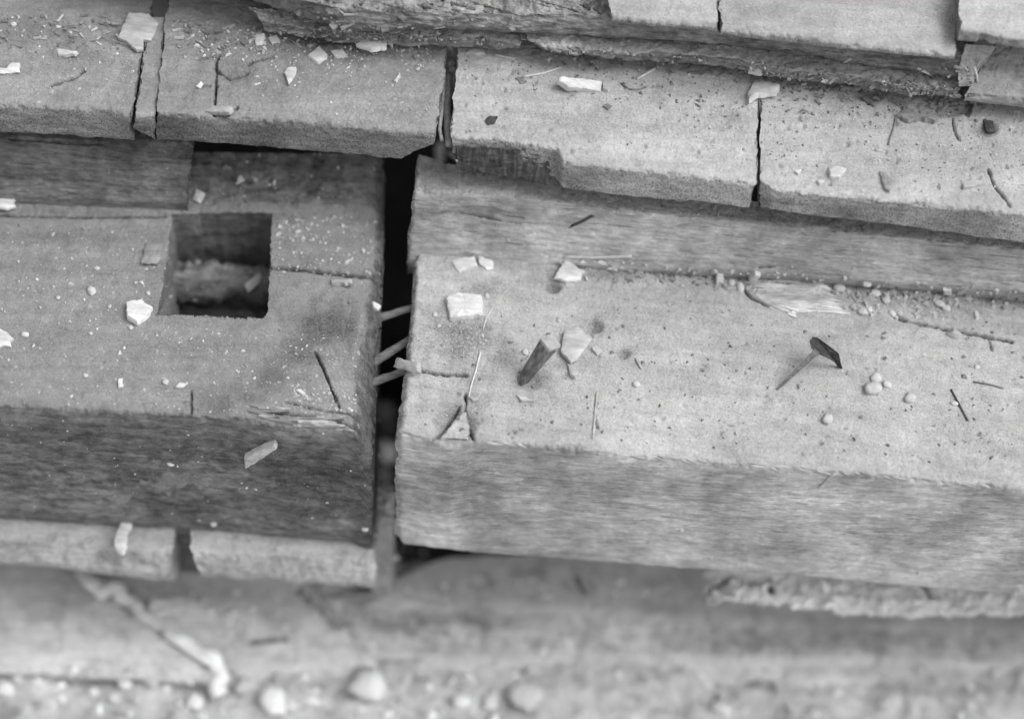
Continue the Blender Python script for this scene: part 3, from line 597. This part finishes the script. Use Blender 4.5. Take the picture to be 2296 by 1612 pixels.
# chips on the upper row
chip('large pale flake at the top left above the thin strip', Q('A', (855, 95), (980, 100), (1050, 170), (1000, 282), (950, 275), (940, 310), (850, 290), (780, 260)), M_CHIP2, thick=.003, lift=.003)
chip('small pale flake covering the top of the narrow joint', Q('A', (845, 295), (920, 258), (946, 280), (946, 336), (905, 343)), M_CHIP2, lift=.004)
chip('long white chip on the leftmost block', Q('A', (380, 342), (450, 350), (522, 360), (500, 376), (395, 386)))
chip('hooked white chip at the left edge of the leftmost block', Q('A', (-60, 452), (60, 455), (75, 420), (130, 422), (136, 486), (-60, 502)))
chip('white diamond chip on the grey block', Q('A', (2035, 380), (2110, 318), (2166, 375), (2160, 396), (2100, 427)), thick=.003)
chip('white tapering chip in the middle of the grey block', Q('A', (1905, 466), (1962, 460), (1950, 500), (1910, 556), (1884, 500)), thick=.003)
chip('little white chip among the litter at the back of the grey block', Q('A', (1690, 245), (1752, 233), (1735, 300), (1700, 312)))
chip('blunt pale chip beside the litter at the back of the grey block', Q('A', (1772, 258), (1830, 233), (1852, 290), (1800, 302)), M_CHIP2)
chip('tiny white chip near the split in the grey block', Q('A', (1292, 576), (1325, 540), (1342, 560), (1320, 592)))
chip('pale sliver on the front arris of the grey block', Q('A', (1330, 752), (1420, 722), (1540, 722), (1552, 742), (1525, 765), (1400, 762)), M_CHIP2)
chip('ragged pale chip at the back of the grey block near the joint', Q('B', (100, 345), (150, 312), (240, 300), (282, 243), (302, 340), (300, 366), (200, 382)), thick=.003)
chip('oblong white chip at the back right of the grey block', Q('A', (2190, 350), (2270, 338), (2300, 380), (2215, 385)))
chip('long squared pale chip on the notched block', Q('B', (1420, 562), (1432, 530), (1560, 545), (1712, 565), (1700, 632), (1600, 615), (1480, 602)), thick=.005)
chip('pale stub at the right end of the long squared chip', Q('B', (1730, 545), (1822, 550), (1762, 612), (1730, 602)), M_CHIP2, thick=.004)
chip('pale flake at the back left corner of the notched block', Q('B', (830, 360), (862, 315), (940, 320), (950, 362), (890, 370)), M_CHIP2)
chip('narrow upright chip on the grey block', Q('B', (350, 545), (386, 490), (392, 510), (365, 552)))
chip('dark oval flake near the front of the notched block', Q('B', (950, 800), (985, 770), (1035, 775), (1010, 815), (970, 825)), M_DARK, thick=.001)
chip('dark oval flake at the end of the dry straw', Q('B', (1148, 520), (1185, 512), (1226, 540), (1190, 558)), M_TWIG, thick=.001)
chip('dark round flake behind the front arris of the notched block', Q('B', (1728, 705), (1760, 688), (1790, 705), (1765, 728)), M_TWIG, thick=.001)
chip('white broken chip on the end of the black joint', Q('C', (430, 650), (480, 555), (560, 565), (642, 590), (622, 640), (500, 652), (440, 690)), thick=.004)
chip('pale block of broken wood above the black joint', Q('C', (418, 545), (440, 450), (540, 428), (562, 530), (500, 562)), M_CHIP2, thick=.005)
chip('dark leaf shaped chip near the front of the pitted block', Q('C', (1300, 1145), (1340, 1148), (1396, 1215), (1366, 1267), (1332, 1252)), M_STONE2, thick=.002)
chip('white curled chip near the front of the pitted block', Q('C', (960, 1135), (1020, 1113), (1078, 1133), (1032, 1192), (970, 1177)), thick=.003)
chip('tiny white chip left of the curled chip', Q('C', (738, 1140), (782, 1128), (765, 1160)))
chip('tiny pale chip below the curled chip', Q('C', (885, 1198), (935, 1203), (900, 1228)))
chip('grey flat fragment at the back of the pitted block', Q('C', (1408, 772), (1475, 728), (1570, 778), (1692, 788), (1662, 817), (1560, 792), (1490, 808)), M_STONE2, thick=.003)
chip('pale flake near the right root crack', Q('C', (1848, 1225), (1930, 1178), (1962, 1232), (1855, 1252)), M_CHIP2)
chip('dark crumbling knot on the pitted block', Q('C', (1975, 805), (2050, 815), (2065, 885), (2010, 890)), M_DARK, thick=.002)
chip('dark broken bark chip at the right joint', Q('C', (1870, 775), (1905, 700), (1925, 705), (1895, 790)), M_DARK, thick=.002)
# bottom
chip('long pale blurred chip leaning on the low plank', Q('G', (765, 500), (790, 420), (840, 300), (890, 300), (880, 400), (850, 440), (850, 520), (825, 570), (785, 550)), thick=.004)
chip('broken pale lump below the low plank', Q('G', (810, 770), (830, 680), (960, 650), (1030, 700), (1060, 790), (900, 800)), M_CHIP, thick=.010)
chip('pale splinter pointing right in the blurred foreground', Q('G', (980, 900), (1000, 840), (1200, 830), (1330, 870), (1430, 930), (1390, 948), (1200, 930), (1040, 950)), M_CHIP, thick=.010)

# pebbles and white crumbs
for lab, k, x, y, rx, ry in [
    ('round white crumb left of the dark stain by the gap', 'E', 620, 470, 19, 17), ('round white crumb right of the peg', 'E', 1950, 932, 24, 22), ('white crumb behind the squared chip', 'E', 962, 347, 18, 16),
    ('tiny white crumb in the dark stain', 'E', 645, 545, 13, 12), ('tiny pale crumb behind the peg', 'E', 1440, 510, 13, 12), ('pale crumb left of the peg foot', 'E', 1215, 720, 20, 22),
    ('largest white pebble on the pale timber', 'F', 1255, 965, 62, 48), ('round pale pebble behind the largest white pebble', 'F', 1275, 890, 38, 30), ('small pale pebble touching the largest white pebble', 'F', 1350, 932, 30, 26),
    ('pale pebble right of the largest white pebble', 'F', 1503, 1022, 38, 34), ('white egg shaped pebble near the front edge', 'F', 957, 1165, 32, 38), ('little pale pebble beside the dark twig', 'F', 1795, 1057, 28, 16), ('tiny white pebble at the right end of the timber', 'F', 1945, 815, 18, 15),
    ('white pebble in the middle of the grit under the ledge', 'F', 1270, 332, 32, 28), ('white pebble below the middle of the grit', 'F', 1342, 377, 27, 24), ('white pebble at the top of the grit', 'F', 1215, 260, 32, 26),
    ('biggest white pebble left of the grit beside the splinters', 'F', 1035, 300, 42, 38), ('white pebble pair, left one, near the right end', 'F', 1695, 397, 38, 24), ('white pebble pair, right one, near the right end', 'F', 1742, 428, 30, 26),
    ('small white pebble at the lower edge of the grit', 'F', 1380, 457, 20, 20), ('small white pebble right of the lower edge of the grit', 'F', 1432, 460, 19, 20), ('pale lump at the lower left of the grit', 'F', 1190, 450, 32, 24), ('white crumb left of the torn splinters', 'F', 322, 258, 22, 24), ('tiny round white pebble under the ledge', 'F', 1625, 320, 14, 13),
    ('white crumb on the left part of the mortised timber', 'D', 607, 313, 27, 34), ('flat white crumb at the far left of the mortised timber', 'D', 167, 602, 26, 18), ('white crumb near the front edge below the mortise', 'D', 1095, 916, 22, 20), ('tiny white crumb left of the mortise', 'D', 980, 330, 14, 14),
    ('tiny white crumb midway left of the mortise', 'D', 385, 357, 14, 13), ('tiny white crumb in a pair left of the mortise', 'D', 643, 163, 18, 14), ('tiny oblong crumb left of the white angular chip', 'D', 725, 415, 10, 15), ('small white crumb under the white angular chip', 'D', 865, 556, 17, 14),
    ('small white crumb near the front of the mortised timber', 'D', 567, 873, 16, 13), ('tiny white crumb on the mortised timber, lower left', 'D', 600, 593, 13, 12), ('white crumb on the log inside the mortise', 'D', 1310, 118, 24, 14), ('white crumb in the recess', 'A', 1690, 1190, 15, 14),
    ('white crumb on the dark face of the mortised timber', 'D', 1125, 1455, 24, 14), ('white crumb at the foot of the dark face', 'G', 1412, 318, 22, 20), ('white crumb at the foot of the dark face beside the gap', 'H', 158, 353, 24, 18),
    ('white crumb on the right face at the foot of the pale timber', 'H', 2250, 360, 14, 12), ('white dot of a crumb at the top left of the leftmost block', 'A', 90, 165, 18, 17)]:
    (u, v), = Q(k, (x, y)); pebble(lab, u, v, rx/K, ry/K)
for lab, k, x, y, rx, ry, m in [
    ('big white stone at the bottom of the picture left of centre', 'H', 180, 1410, 125, 105, M_WSTONE), ('white stone cut by the bottom edge at the left', 'G', 1820, 1510, 95, 80, M_WSTONE), ('white stone at the bottom between root and larger stone', 'G', 1305, 1510, 58, 50, M_WSTONE),
    ('white blurred stone at the bottom left corner', 'G', 35, 1425, 55, 50, M_WSTONE), ('round white stone near the bottom left corner', 'G', 122, 1340, 38, 36, M_WSTONE), ('white oval stone in the bottom left litter', 'G', 830, 1385, 50, 40, M_WSTONE), ('small round pale stone in the bottom left hollow', 'G', 472, 1342, 28, 28, M_WSTONE),
    ('pale stone below the oval stone', 'G', 905, 1480, 28, 28, M_STONE), ('pale stone in the bottom left litter', 'G', 620, 1437, 32, 30, M_WSTONE), ('pale stone right of the oval stone', 'G', 1005, 1372, 40, 32, M_STONE), ('curved pale lump right of the root end', 'G', 1630, 1400, 70, 60, M_STONE),
    ('large pale stone at the bottom near the middle', 'H', 1220, 1480, 110, 90, M_STONE), ('pale stone at the bottom left of the dark slot', 'H', 790, 1510, 60, 50, M_WSTONE), ('pale upright stone at the bottom beside the dark slot', 'H', 985, 1490, 45, 70, M_STONE),
    ('white speck of stone on the broad blurred timber', 'H', 1330, 1160, 26, 18, M_WSTONE), ('pale lump at the front of the broad blurred timber', 'H', 1265, 1295, 50, 30, M_STONE), ('bottom stone under the right foreground timber', 'I', 230, 1540, 60, 40, M_STONE), ('white lump in the torn wood strip', 'I', 430, 780, 60, 60, M_WSTONE),
    ('muddy lump wedged between the two low planks', 'G', 1190, 470, 120, 170, M_STONE2), ('blurred lump of mud in the gap beside the stake', 'E', 290, 1560, 55, 60, M_STONE2), ('dim pebble deep in the gap below the dowels', 'E', 290, 1090, 40, 40, M_WSTONE), ('grey pebble deep in the gap', 'E', 310, 1400, 55, 75, M_WSTONE), ('small pebble deep in the gap above the grey one', 'E', 275, 1325, 22, 22, M_STONE2), ('grey pebble deep in the gap near the stake', 'E', 300, 1120, 36, 40, M_STONE2), ('pale pebble lying on the stake', 'H', 300, 180, 25, 38, M_WSTONE), ('stone at the bottom of the mortise', 'D', 1640, 470, 60, 40, M_STONE2), ('dark stone in the mortise bottom left', 'D', 1250, 430, 60, 45, M_STONE2)]:
    (u, v), = Q(k, (x, y)); pebble(lab, u, v, rx/K, ry/K, m, 'stone', 'stone', 'stones around the timbers', sink=-.05, rough=.46)

# straws, twigs, roots
def sk(label, k, pts, r, mat=None, name='straw', cat='straw', **kw): return stick(label, Q(k, *pts), r, mat, name, cat, **kw)
sk('long pale straw lying along the foot of the ledge', 'E', [(1475, 88), (1700, 92), (1920, 82)], 3.6, M_STRAW)
sk('dry bent grass stem crossing the dark stain', 'E', [(1000, 425), (955, 500), (938, 570)], 1.4, M_STRAW, name='grass_stem', cat='grass stem')
sk('pale curved grass stem running down to the broken corner', 'E', [(920, 715), (890, 840), (862, 930), (842, 1020)], 2.8, M_STRAW, r1=1.4, name='grass_stem', cat='grass stem')
sk('upright pale straw on the middle of the pale timber', 'E', [(1690, 985), (1675, 1130), (1665, 1290)], 2.2, M_CHIP2)
sk('short straw lying right of the second dark knot', 'E', [(1945, 760), (1985, 828)], 2.6, M_CHIP2)
sk('pale straw on the notched block beside a dark flake', 'B', [(1200, 513), (1330, 490), (1455, 450)], 2.6)
sk('short pale straw at the right of the notched block', 'B', [(1952, 528), (2020, 490), (2095, 445)], 3.2)
sk('pale splinter at the back of the notched block', 'B', [(1010, 368), (1150, 396)], 3.0, M_CHIP2)
sk('curved dark bark curl on the notched block', 'B', [(1848, 555), (1900, 592), (1960, 598), (2015, 580)], 2.2, M_TWIG, name='twig', cat='twig')
sk('dark splinter on the face of the grey ledge', 'B', [(1520, 1496), (1590, 1465), (1660, 1426)], 3.0, M_DARK, name='twig', cat='twig')
sk('pale straw standing above the black joint', 'C', [(515, 390), (545, 455), (572, 522)], 2.2)
sk('pale straw on the long splintered board', 'C', [(1058, 422), (1108, 388)], 3.5, M_CHIP2)
sk('white straw on the litter at the top right', 'C', [(1553, 452), (1650, 496)], 3.4)
sk('pale straw leaning by the black opening at the top right', 'C', [(1925, 445), (1940, 500), (1950, 548)], 3.0)
sk('grey straw on the pitted block', 'C', [(1410, 782), (1385, 880), (1360, 962)], 2.2, M_TWIG)
sk('dark twig near the right end of the pale timber', 'F', [(1773, 965), (1830, 1070), (1885, 1172)], 2.4, M_DARK, name='twig', cat='twig')
sk('thin grey twig near the right end of the pale timber', 'F', [(1920, 915), (2020, 930), (2120, 957)], 2.0, M_TWIG, name='twig', cat='twig')
sk('pale grass blade hanging over the front edge of the pale timber', 'F', [(1020, 1512), (960, 1550), (895, 1612)], 3.2, M_CHIP2, r1=1.2, name='grass_stem', cat='grass stem')
sk('bent white straw on the leftmost block', 'A', [(665, 250), (625, 275), (670, 303)], 2.4)
sk('thin straw at the top of the narrow joint', 'A', [(735, 265), (840, 300)], 1.6)
sk('stub of white straw at the top left', 'A', [(600, 212), (645, 192)], 3.0)
sk('white straw at the top edge of the leftmost block', 'A', [(380, 150), (420, 105)], 3.0)
for lab, pts, r, m in [('longest pale stick standing in the joint of the upper row', [(690, 500), (668, 700), (650, 860), (665, 930)], 4.5, M_CHIP2), ('mottled stick filling the joint of the upper row', [(715, 480), (700, 700), (705, 880), (715, 960)], 9, M_STONE2),
                       ('dark stick in the upper part of the joint', [(700, 330), (735, 440)], 12, M_STONE2), ('short bark plug across the joint', [(690, 470), (755, 462)], 7, M_CHIP2)]:
    P = Q('B', *pts); stick(lab, P, r, m, 'stick', 'stick', 'sticks wedged in the joint', heights=[.105, .115])
sk('bent pale stick at the front mouth of the joint', 'B', [(690, 985), (730, 1030), (765, 1062)], 2.8, M_CHIP2, name='stick', cat='stick')
chip('white crumbling tuft at the front mouth of the joint', Q('B', (622, 980), (650, 920), (682, 930), (676, 1062), (630, 1062)), M_CHIP, thick=.004)
# three dowels across the gap
for lab, a, b, r in [('topmost of the three broken dowels bridging the gap', (822, 722), (925, 690), 12), ('middle of the three broken dowels bridging the gap', (822, 822), (925, 758), 13), ('lowest of the three broken dowels bridging the gap', (822, 862), (925, 826), 12)]:
    stick(lab, [a, b], r, M_TWIG, 'dowel', 'dowel', 'broken dowels in the gap', heights=[-.035, -.02], flat=.7, sides=7, r1=r*.72)
# root in the foreground
stick('long pale blurred root running diagonally in the left foreground', Q('G', (540, 650), (610, 740), (760, 830), (900, 910), (1060, 1050), (1250, 1180), (1420, 1250), (1445, 1340), (1440, 1500)), 17, M_ROOT, 'root', 'root', lift=.012, r1=20, sides=10)

# the wooden peg leaning out of the pale timber
pb = hit(*Q('E', (1168, 912))[0])[0]-np.array([0, 0, .01]); pt = atz(*[np.array(v) for v in Q('E', (1385, 648))[0]], .048)
ax = pt-pb; L = np.linalg.norm(ax); ax /= L; s1 = np.cross(ax, [0, 1, 0]); s1 /= np.linalg.norm(s1); s2 = np.cross(ax, s1); V = []; du = []
for i in range(15):
    for k in range(16):
        a = 2*math.pi*k/16+.3; f = min(i/12, 1); ins = (1, .9, .45)[max(0, i-12)] if i >= 12 else 1
        r = .0088*(1+.13*math.cos(4*a+.6))*(.52+.48*f)*ins; c = pb+ax*L*f
        V.append(c+s1*math.cos(a)*r+s2*math.sin(a)*r+(np.array([0, 0, .0012*(1-ins)]))); du.append(1.0 if i >= 12 else 0)
F = [[i*16+k, i*16+(k+1) % 16, (i+1)*16+(k+1) % 16, (i+1)*16+k] for i in range(14) for k in range(16)]+[[14*16+k for k in range(16)]]
V = np.array(V); V[:208] += .0008*fbm(V[:208]*np.array([200, 200, 40]), 3)[:, None]
tag(mesh_obj('peg', V, F, M_PEG, None, dict(dust=np.array(du), stain=np.zeros(len(V))), smooth=False, solid=False), 'thick wooden peg leaning out of the top of the pale timber', 'peg')

# bent iron nail with a hammered head
nb = hit(*Q('F', (622, 965))[0])[0]; ntp = atz(*[np.array(v) for v in Q('F', (890, 708))[0]], .028)
nail = bpy.data.objects.new('nail', None); COL.objects.link(nail); nail.location = nb; nail['_b'] = [float(v) for v in nb]; tag(nail, 'rusty iron nail with a hammered dark head leaning over the pale timber', 'nail')
ax = ntp-nb; L = np.linalg.norm(ax); ax /= L; s1 = np.cross(ax, [0, 0, 1.0]); s1 /= np.linalg.norm(s1); s2 = np.cross(ax, s1)
V = np.array([nb+ax*L*f+(s1*math.cos(math.pi/4+math.pi/2*k)+s2*math.sin(math.pi/4+math.pi/2*k))*.0036*(.35+.65*f) for f in np.linspace(0, 1, 10) for k in range(4)])
F = [[i*4+k, i*4+(k+1) % 4, (i+1)*4+(k+1) % 4, (i+1)*4+k] for i in range(9) for k in range(4)]+[[3, 2, 1, 0], [36, 37, 38, 39]]
mesh_obj('shaft', V, F, plain('worn_iron', .2, .35, 300, None, .45), nail, smooth=False, solid=False)
hp = Q('F', (838, 640), (862, 615), (890, 620), (960, 668), (1030, 722), (1042, 780), (1056, 825), (1035, 822), (1018, 790), (960, 752), (890, 722), (850, 690))
hz = np.array([.030, .031, .031, .029, .022, .012, .002, .001, .009, .018, .027, .029]); up_ = np.array([atz(np.array(x), np.array(y), z) for (x, y), z in zip(hp, hz)])
dn = up_+np.array([.0015, .002, -.0045]); c1, c2 = up_.mean(0)+np.array([0, 0, .002]), dn.mean(0); n_ = len(hp)
V = np.concatenate([up_, dn, c1[None], c2[None]]); F = [[i, (i+1) % n_, 2*n_] for i in range(n_)]+[[n_+(i+1) % n_, n_+i, 2*n_+1] for i in range(n_)]+[[i, n_+i, n_+(i+1) % n_, (i+1) % n_] for i in range(n_)]
mesh_obj('head', V, F, M_IRON, nail, smooth=False, solid=False)

# torn splinters standing up on the pale timber: one torn patch, each sliver a part
tp = bpy.data.objects.new('torn_patch', None); COL.objects.link(tp); tb = hit(*Q('F', (750, 370))[0])[0]; tp.location = tb; tp['_b'] = [float(v) for v in tb]
tag(tp, 'patch of bright torn splinters on the pale timber under the ledge', 'torn wood')
def sliver(a, b, w, h0=.0025, h1=.003, par=None, mat=None):
    A_, B_ = hit(*a)[0], hit(*b)[0]; d = B_-A_; s = np.cross(d, [0, 0, 1.0]); s /= np.linalg.norm(s)+1e-9; w *= UM; V = []
    for f, ww, hh in ((0, .5, h0), (.3, 1, h0*1.3), (.7, .9, (h0+h1)/2), (1, .25, h1)):
        p = A_+d*f; p = p+np.array([0, 0, hh]); V += [p-s*w*ww, p+s*w*ww, p+s*w*ww*.8-np.array([0, 0, .004]), p-s*w*ww*.8-np.array([0, 0, .004])]
    F = [[i*4+k, i*4+(k+1) % 4, (i+1)*4+(k+1) % 4, (i+1)*4+k] for i in range(3) for k in range(4)]+[[3, 2, 1, 0], [12, 13, 14, 15]]
    mesh_obj('splinter', np.array(V), F, mat or M_CHIP, par or tp, smooth=False, solid=False)
sp = Q('F', (468, 335), (500, 300), (640, 285), (720, 262), (800, 255), (930, 262), (975, 300), (1000, 380), (1085, 460), (930, 448), (800, 462), (700, 458), (600, 425), (520, 385)); sp = [p_ for p_ in sp]
bp_ = np.array([hit(*p_)[0] for p_ in sp]); cb = bp_.mean(0); n_ = len(sp); V = np.concatenate([bp_-[0, 0, .003], cb+(bp_-cb)*.97+[0, 0, .0012], cb+(bp_-cb)*.5+[0, 0, .002], (cb+[0, 0, .0025])[None]])
F = [[k*n_+i, k*n_+(i+1) % n_, (k+1)*n_+(i+1) % n_, (k+1)*n_+i] for k in range(2) for i in range(n_)]+[[2*n_+i, 2*n_+(i+1) % n_, 3*n_] for i in range(n_)]
mesh_obj('torn_sheet', V, F, plain('torn_wood', .43, .4, 1, (60, 420, 420)), tp, smooth=False, solid=False)
for i in range(30):
    x = random.uniform(690, 930); ly = random.uniform(385, 462); ty = max(random.uniform(258, 330), ly-190)
    a, b = Q('F', (x, ly), (x+(ly-ty)*random.uniform(.08, .28), ty)); sliver(a, b, random.uniform(.9, 2.2), .0014, random.uniform(.0015, .003))
for i in range(16):
    y = 250+i*14+random.uniform(-5, 5); a, b = Q('F', (470+max(0, (i-4)*18)+random.uniform(0, 30), y), (740+random.uniform(-60, 40), y+18+random.uniform(-8, 8)))
    sliver(b, a, random.uniform(1.5, 4), .0018, .001)
for i in range(12):
    y = 275+i*16; a, b = Q('F', (900+random.uniform(-20, 20), y), (960+i*10+random.uniform(0, 40), y+14)); sliver(a, b, random.uniform(1.2, 3.5), .002, .0015)

for i in range(22):
    x = random.uniform(540, 740); y = 905+(x-540)*.2+random.uniform(-8, 26); L_ = random.uniform(40, 110)
    sliver((x, y), (min(x+L_, 806), y+L_*random.uniform(.02, .24)), random.uniform(2, 4), .0015, random.uniform(.001, .004), left, random.choice([M_CHIP2, M_CHIP2, M_TWIG]))
for i in range(40):                                             # furred lower arris of the pale timber's top
    x = random.uniform(1060, 2260); y = 988+(x-1060)*.086+random.uniform(-4, 5)
    sliver((x, y), (x+random.uniform(12, 40), y+random.uniform(3, 9)), random.uniform(1, 2), .0012, .001, right, M_CHIP2)
def litter(name, regions, mat, label):
    VS, FS, n0 = [], [], 0
    for (x0, y0, x1, y1, sl, cnt, l0, l1) in regions:
        for _ in range(cnt):
            x = random.uniform(x0, x1); y = random.uniform(y0, y1)+(x-x0)*sl; h, n = hit(x, y); L_ = random.uniform(l0, l1)*UM; w = L_*random.uniform(.06, .3)
            a = random.gauss(.2, .7); d = np.array([math.cos(a), -math.sin(a), random.uniform(-.1, .35)]); sd_ = np.array([math.sin(a), math.cos(a), random.uniform(-.3, .3)])
            k = [h-d*L_*.5-sd_*w*.6, h-d*L_*.45+sd_*w, h+d*L_*.5+sd_*w*random.uniform(.1, 1), h+d*L_*.42-sd_*w*random.uniform(.3, 1)]; up_ = np.array([0, 0, w*.5+.0006])
            VS.append(np.array([p_+up_*.2 for p_ in k]+[p_+up_ for p_ in k])); FS += [[q_+n0 for q_ in f] for f in ([4, 5, 6, 7], [0, 3, 2, 1], [0, 1, 5, 4], [1, 2, 6, 5], [2, 3, 7, 6], [3, 0, 4, 7])]; n0 += 8
    return tag(mesh_obj(name, np.concatenate(VS), FS, mat, smooth=False, solid=False, base=np.zeros(3)), label, 'litter', None, 'stuff')
LIT = [(-60, 36, 320, 110, 0, 70, 6, 30), (380, 45, 1000, 110, .02, 150, 6, 34), (560, 20, 1180, 80, .03, 90, 8, 44), (1190, 90, 2160, 140, .1, 150, 6, 34), (1650, 150, 2160, 200, .1, 120, 6, 32), (1250, 585, 2300, 625, .065, 110, 4, 16), (2000, 150, 2190, 240, 0, 50, 8, 30)]
litter('wood_litter', [(a, b, c, d, e, int(f*.6), g*.7, h*.8) for a, b, c, d, e, f, g, h in LIT], M_LITTER, 'pale splinters and bits of broken wood littering the upper boards')
litter('bark_litter', [(a, b, c, d, e, int(f*.5), g*.7, h*.8) for a, b, c, d, e, f, g, h in LIT], M_TWIG, 'dark splinters and bark bits littering the upper boards')
# crumbs, dust grains and grit nobody could count
def crumbs(name, regions, mat, label=None):
    VS, FS, n0 = [], [], 0
    base = np.array([[1, 0, -.5], [-.4, .9, -.4], [-.5, -.8, -.5], [.1, .1, .8], [.5, .6, .3], [-.3, -.3, .6]])
    F = [[0, 1, 4], [1, 3, 4], [0, 4, 3], [1, 2, 5], [1, 5, 3], [2, 0, 5], [0, 3, 5], [0, 2, 1]]
    for (x0, y0, x1, y1, sl, cnt, r0, r1) in regions:
        for _ in range(cnt):
            x = random.uniform(x0, x1); y = random.uniform(y0, y1)+(x-x0)*sl
            h, n = hit(x, y); r = (r0*.7+(r1-r0*.7)*random.random()**4)*UM
            m = np.array(Matrix.Rotation(random.uniform(0, 6.28), 3, Vector((random.random()-.5, random.random()-.5, random.random()+.2)))); sc = np.array([random.uniform(.7, 1.6), random.uniform(.6, 1.2), random.uniform(.4, .9)])
            VS.append((base*sc*r)@m.T+h+n*r*.25); FS += [[i+n0 for i in f] for f in F]; n0 += 6
    o = mesh_obj(name, np.concatenate(VS), FS, mat, smooth=False, solid=False, base=np.zeros(3)); return tag(o, label, 'crumbs', None, 'stuff')
crumbs('crumbs', [(-100, 500, 380, 900, .03, 560, 1.2, 6), (620, 480, 850, 620, .02, 420, 1.5, 6), (620, 490, 720, 540, .02, 90, 2, 8), (360, 730, 800, 920, .05, 620, 1, 5), (640, 860, 800, 910, .1, 160, 1.5, 6), (0, 930, 820, 1150, .04, 240, 1, 4), (-50, 40, 300, 230, 0, 300, 1, 6), (560, 80, 980, 270, .02, 520, 1, 5), (400, 60, 980, 130, .05, 420, 1.5, 8),
                  (1040, 120, 1690, 330, .1, 420, 1, 4), (1710, 220, 2350, 420, .05, 380, 1, 5), (920, 720, 1090, 840, 0, 420, 1, 4), (930, 440, 2300, 560, .06, 320, 1, 4), (1250, 578, 2320, 630, .065, 620, 1, 10), (1870, 640, 2150, 700, .08, 260, 3, 11),
                  (900, 620, 2350, 960, .05, 900, 1, 4), (440, 340, 840, 450, 0, 120, 1, 5), (700, 60, 1150, 80, .05, 200, 1.5, 7), (1200, 90, 2150, 140, .1, 260, 1, 8), (0, 1250, 2400, 1600, 0, 500, 1.5, 7), (400, 600, 590, 700, 0, 60, 1.5, 5), (846, 900, 870, 1190, 0, 45, 5, 24), (880, 1215, 960, 1250, .1, 20, 5, 16), (-40, 1500, 2300, 1600, 0, 160, 4, 22)], M_CRUMB, 'pale crumbs and dust grains strewn over all the timbers')
crumbs('pale_rubble', [(1640, 1300, 2290, 1345, .055, 150, 5, 30), (-40, 1480, 2300, 1600, .02, 170, 3, 22), (1330, 1290, 1620, 1330, .05, 40, 4, 18), (900, 1300, 1300, 1340, 0, 40, 3, 12), (250, 1290, 800, 1400, .1, 60, 3, 14)], M_WSTONE, 'pale crumbly rubble below the timbers in the foreground')
crumbs('dark_grit', [(1240, 595, 2300, 625, .065, 500, 1.5, 7), (420, 50, 1000, 110, .05, 350, 2, 8), (1200, 95, 2150, 130, .1, 350, 2, 8), (1040, 130, 2300, 300, .08, 520, 1, 5), (900, 640, 2300, 980, .05, 700, 1, 7), (-60, 500, 360, 900, .02, 120, 1, 5), (620, 640, 830, 900, .02, 60, 1, 5), (1040, 120, 1690, 190, .1, 200, 1, 6), (1710, 190, 2280, 260, .06, 260, 1, 7), (1720, 300, 2300, 400, .06, 120, 1, 4), (2000, 170, 2180, 260, 0, 160, 2, 9), (1680, 150, 2150, 190, .1, 220, 2, 9), (-50, 40, 320, 120, 0, 200, 2, 7)], M_TWIG, 'dark crumbs of rotten wood on the upper timbers')
for o in SC.objects:
    if '_b' in o: del o['_b']
    if '_w' in o: del o['_w']
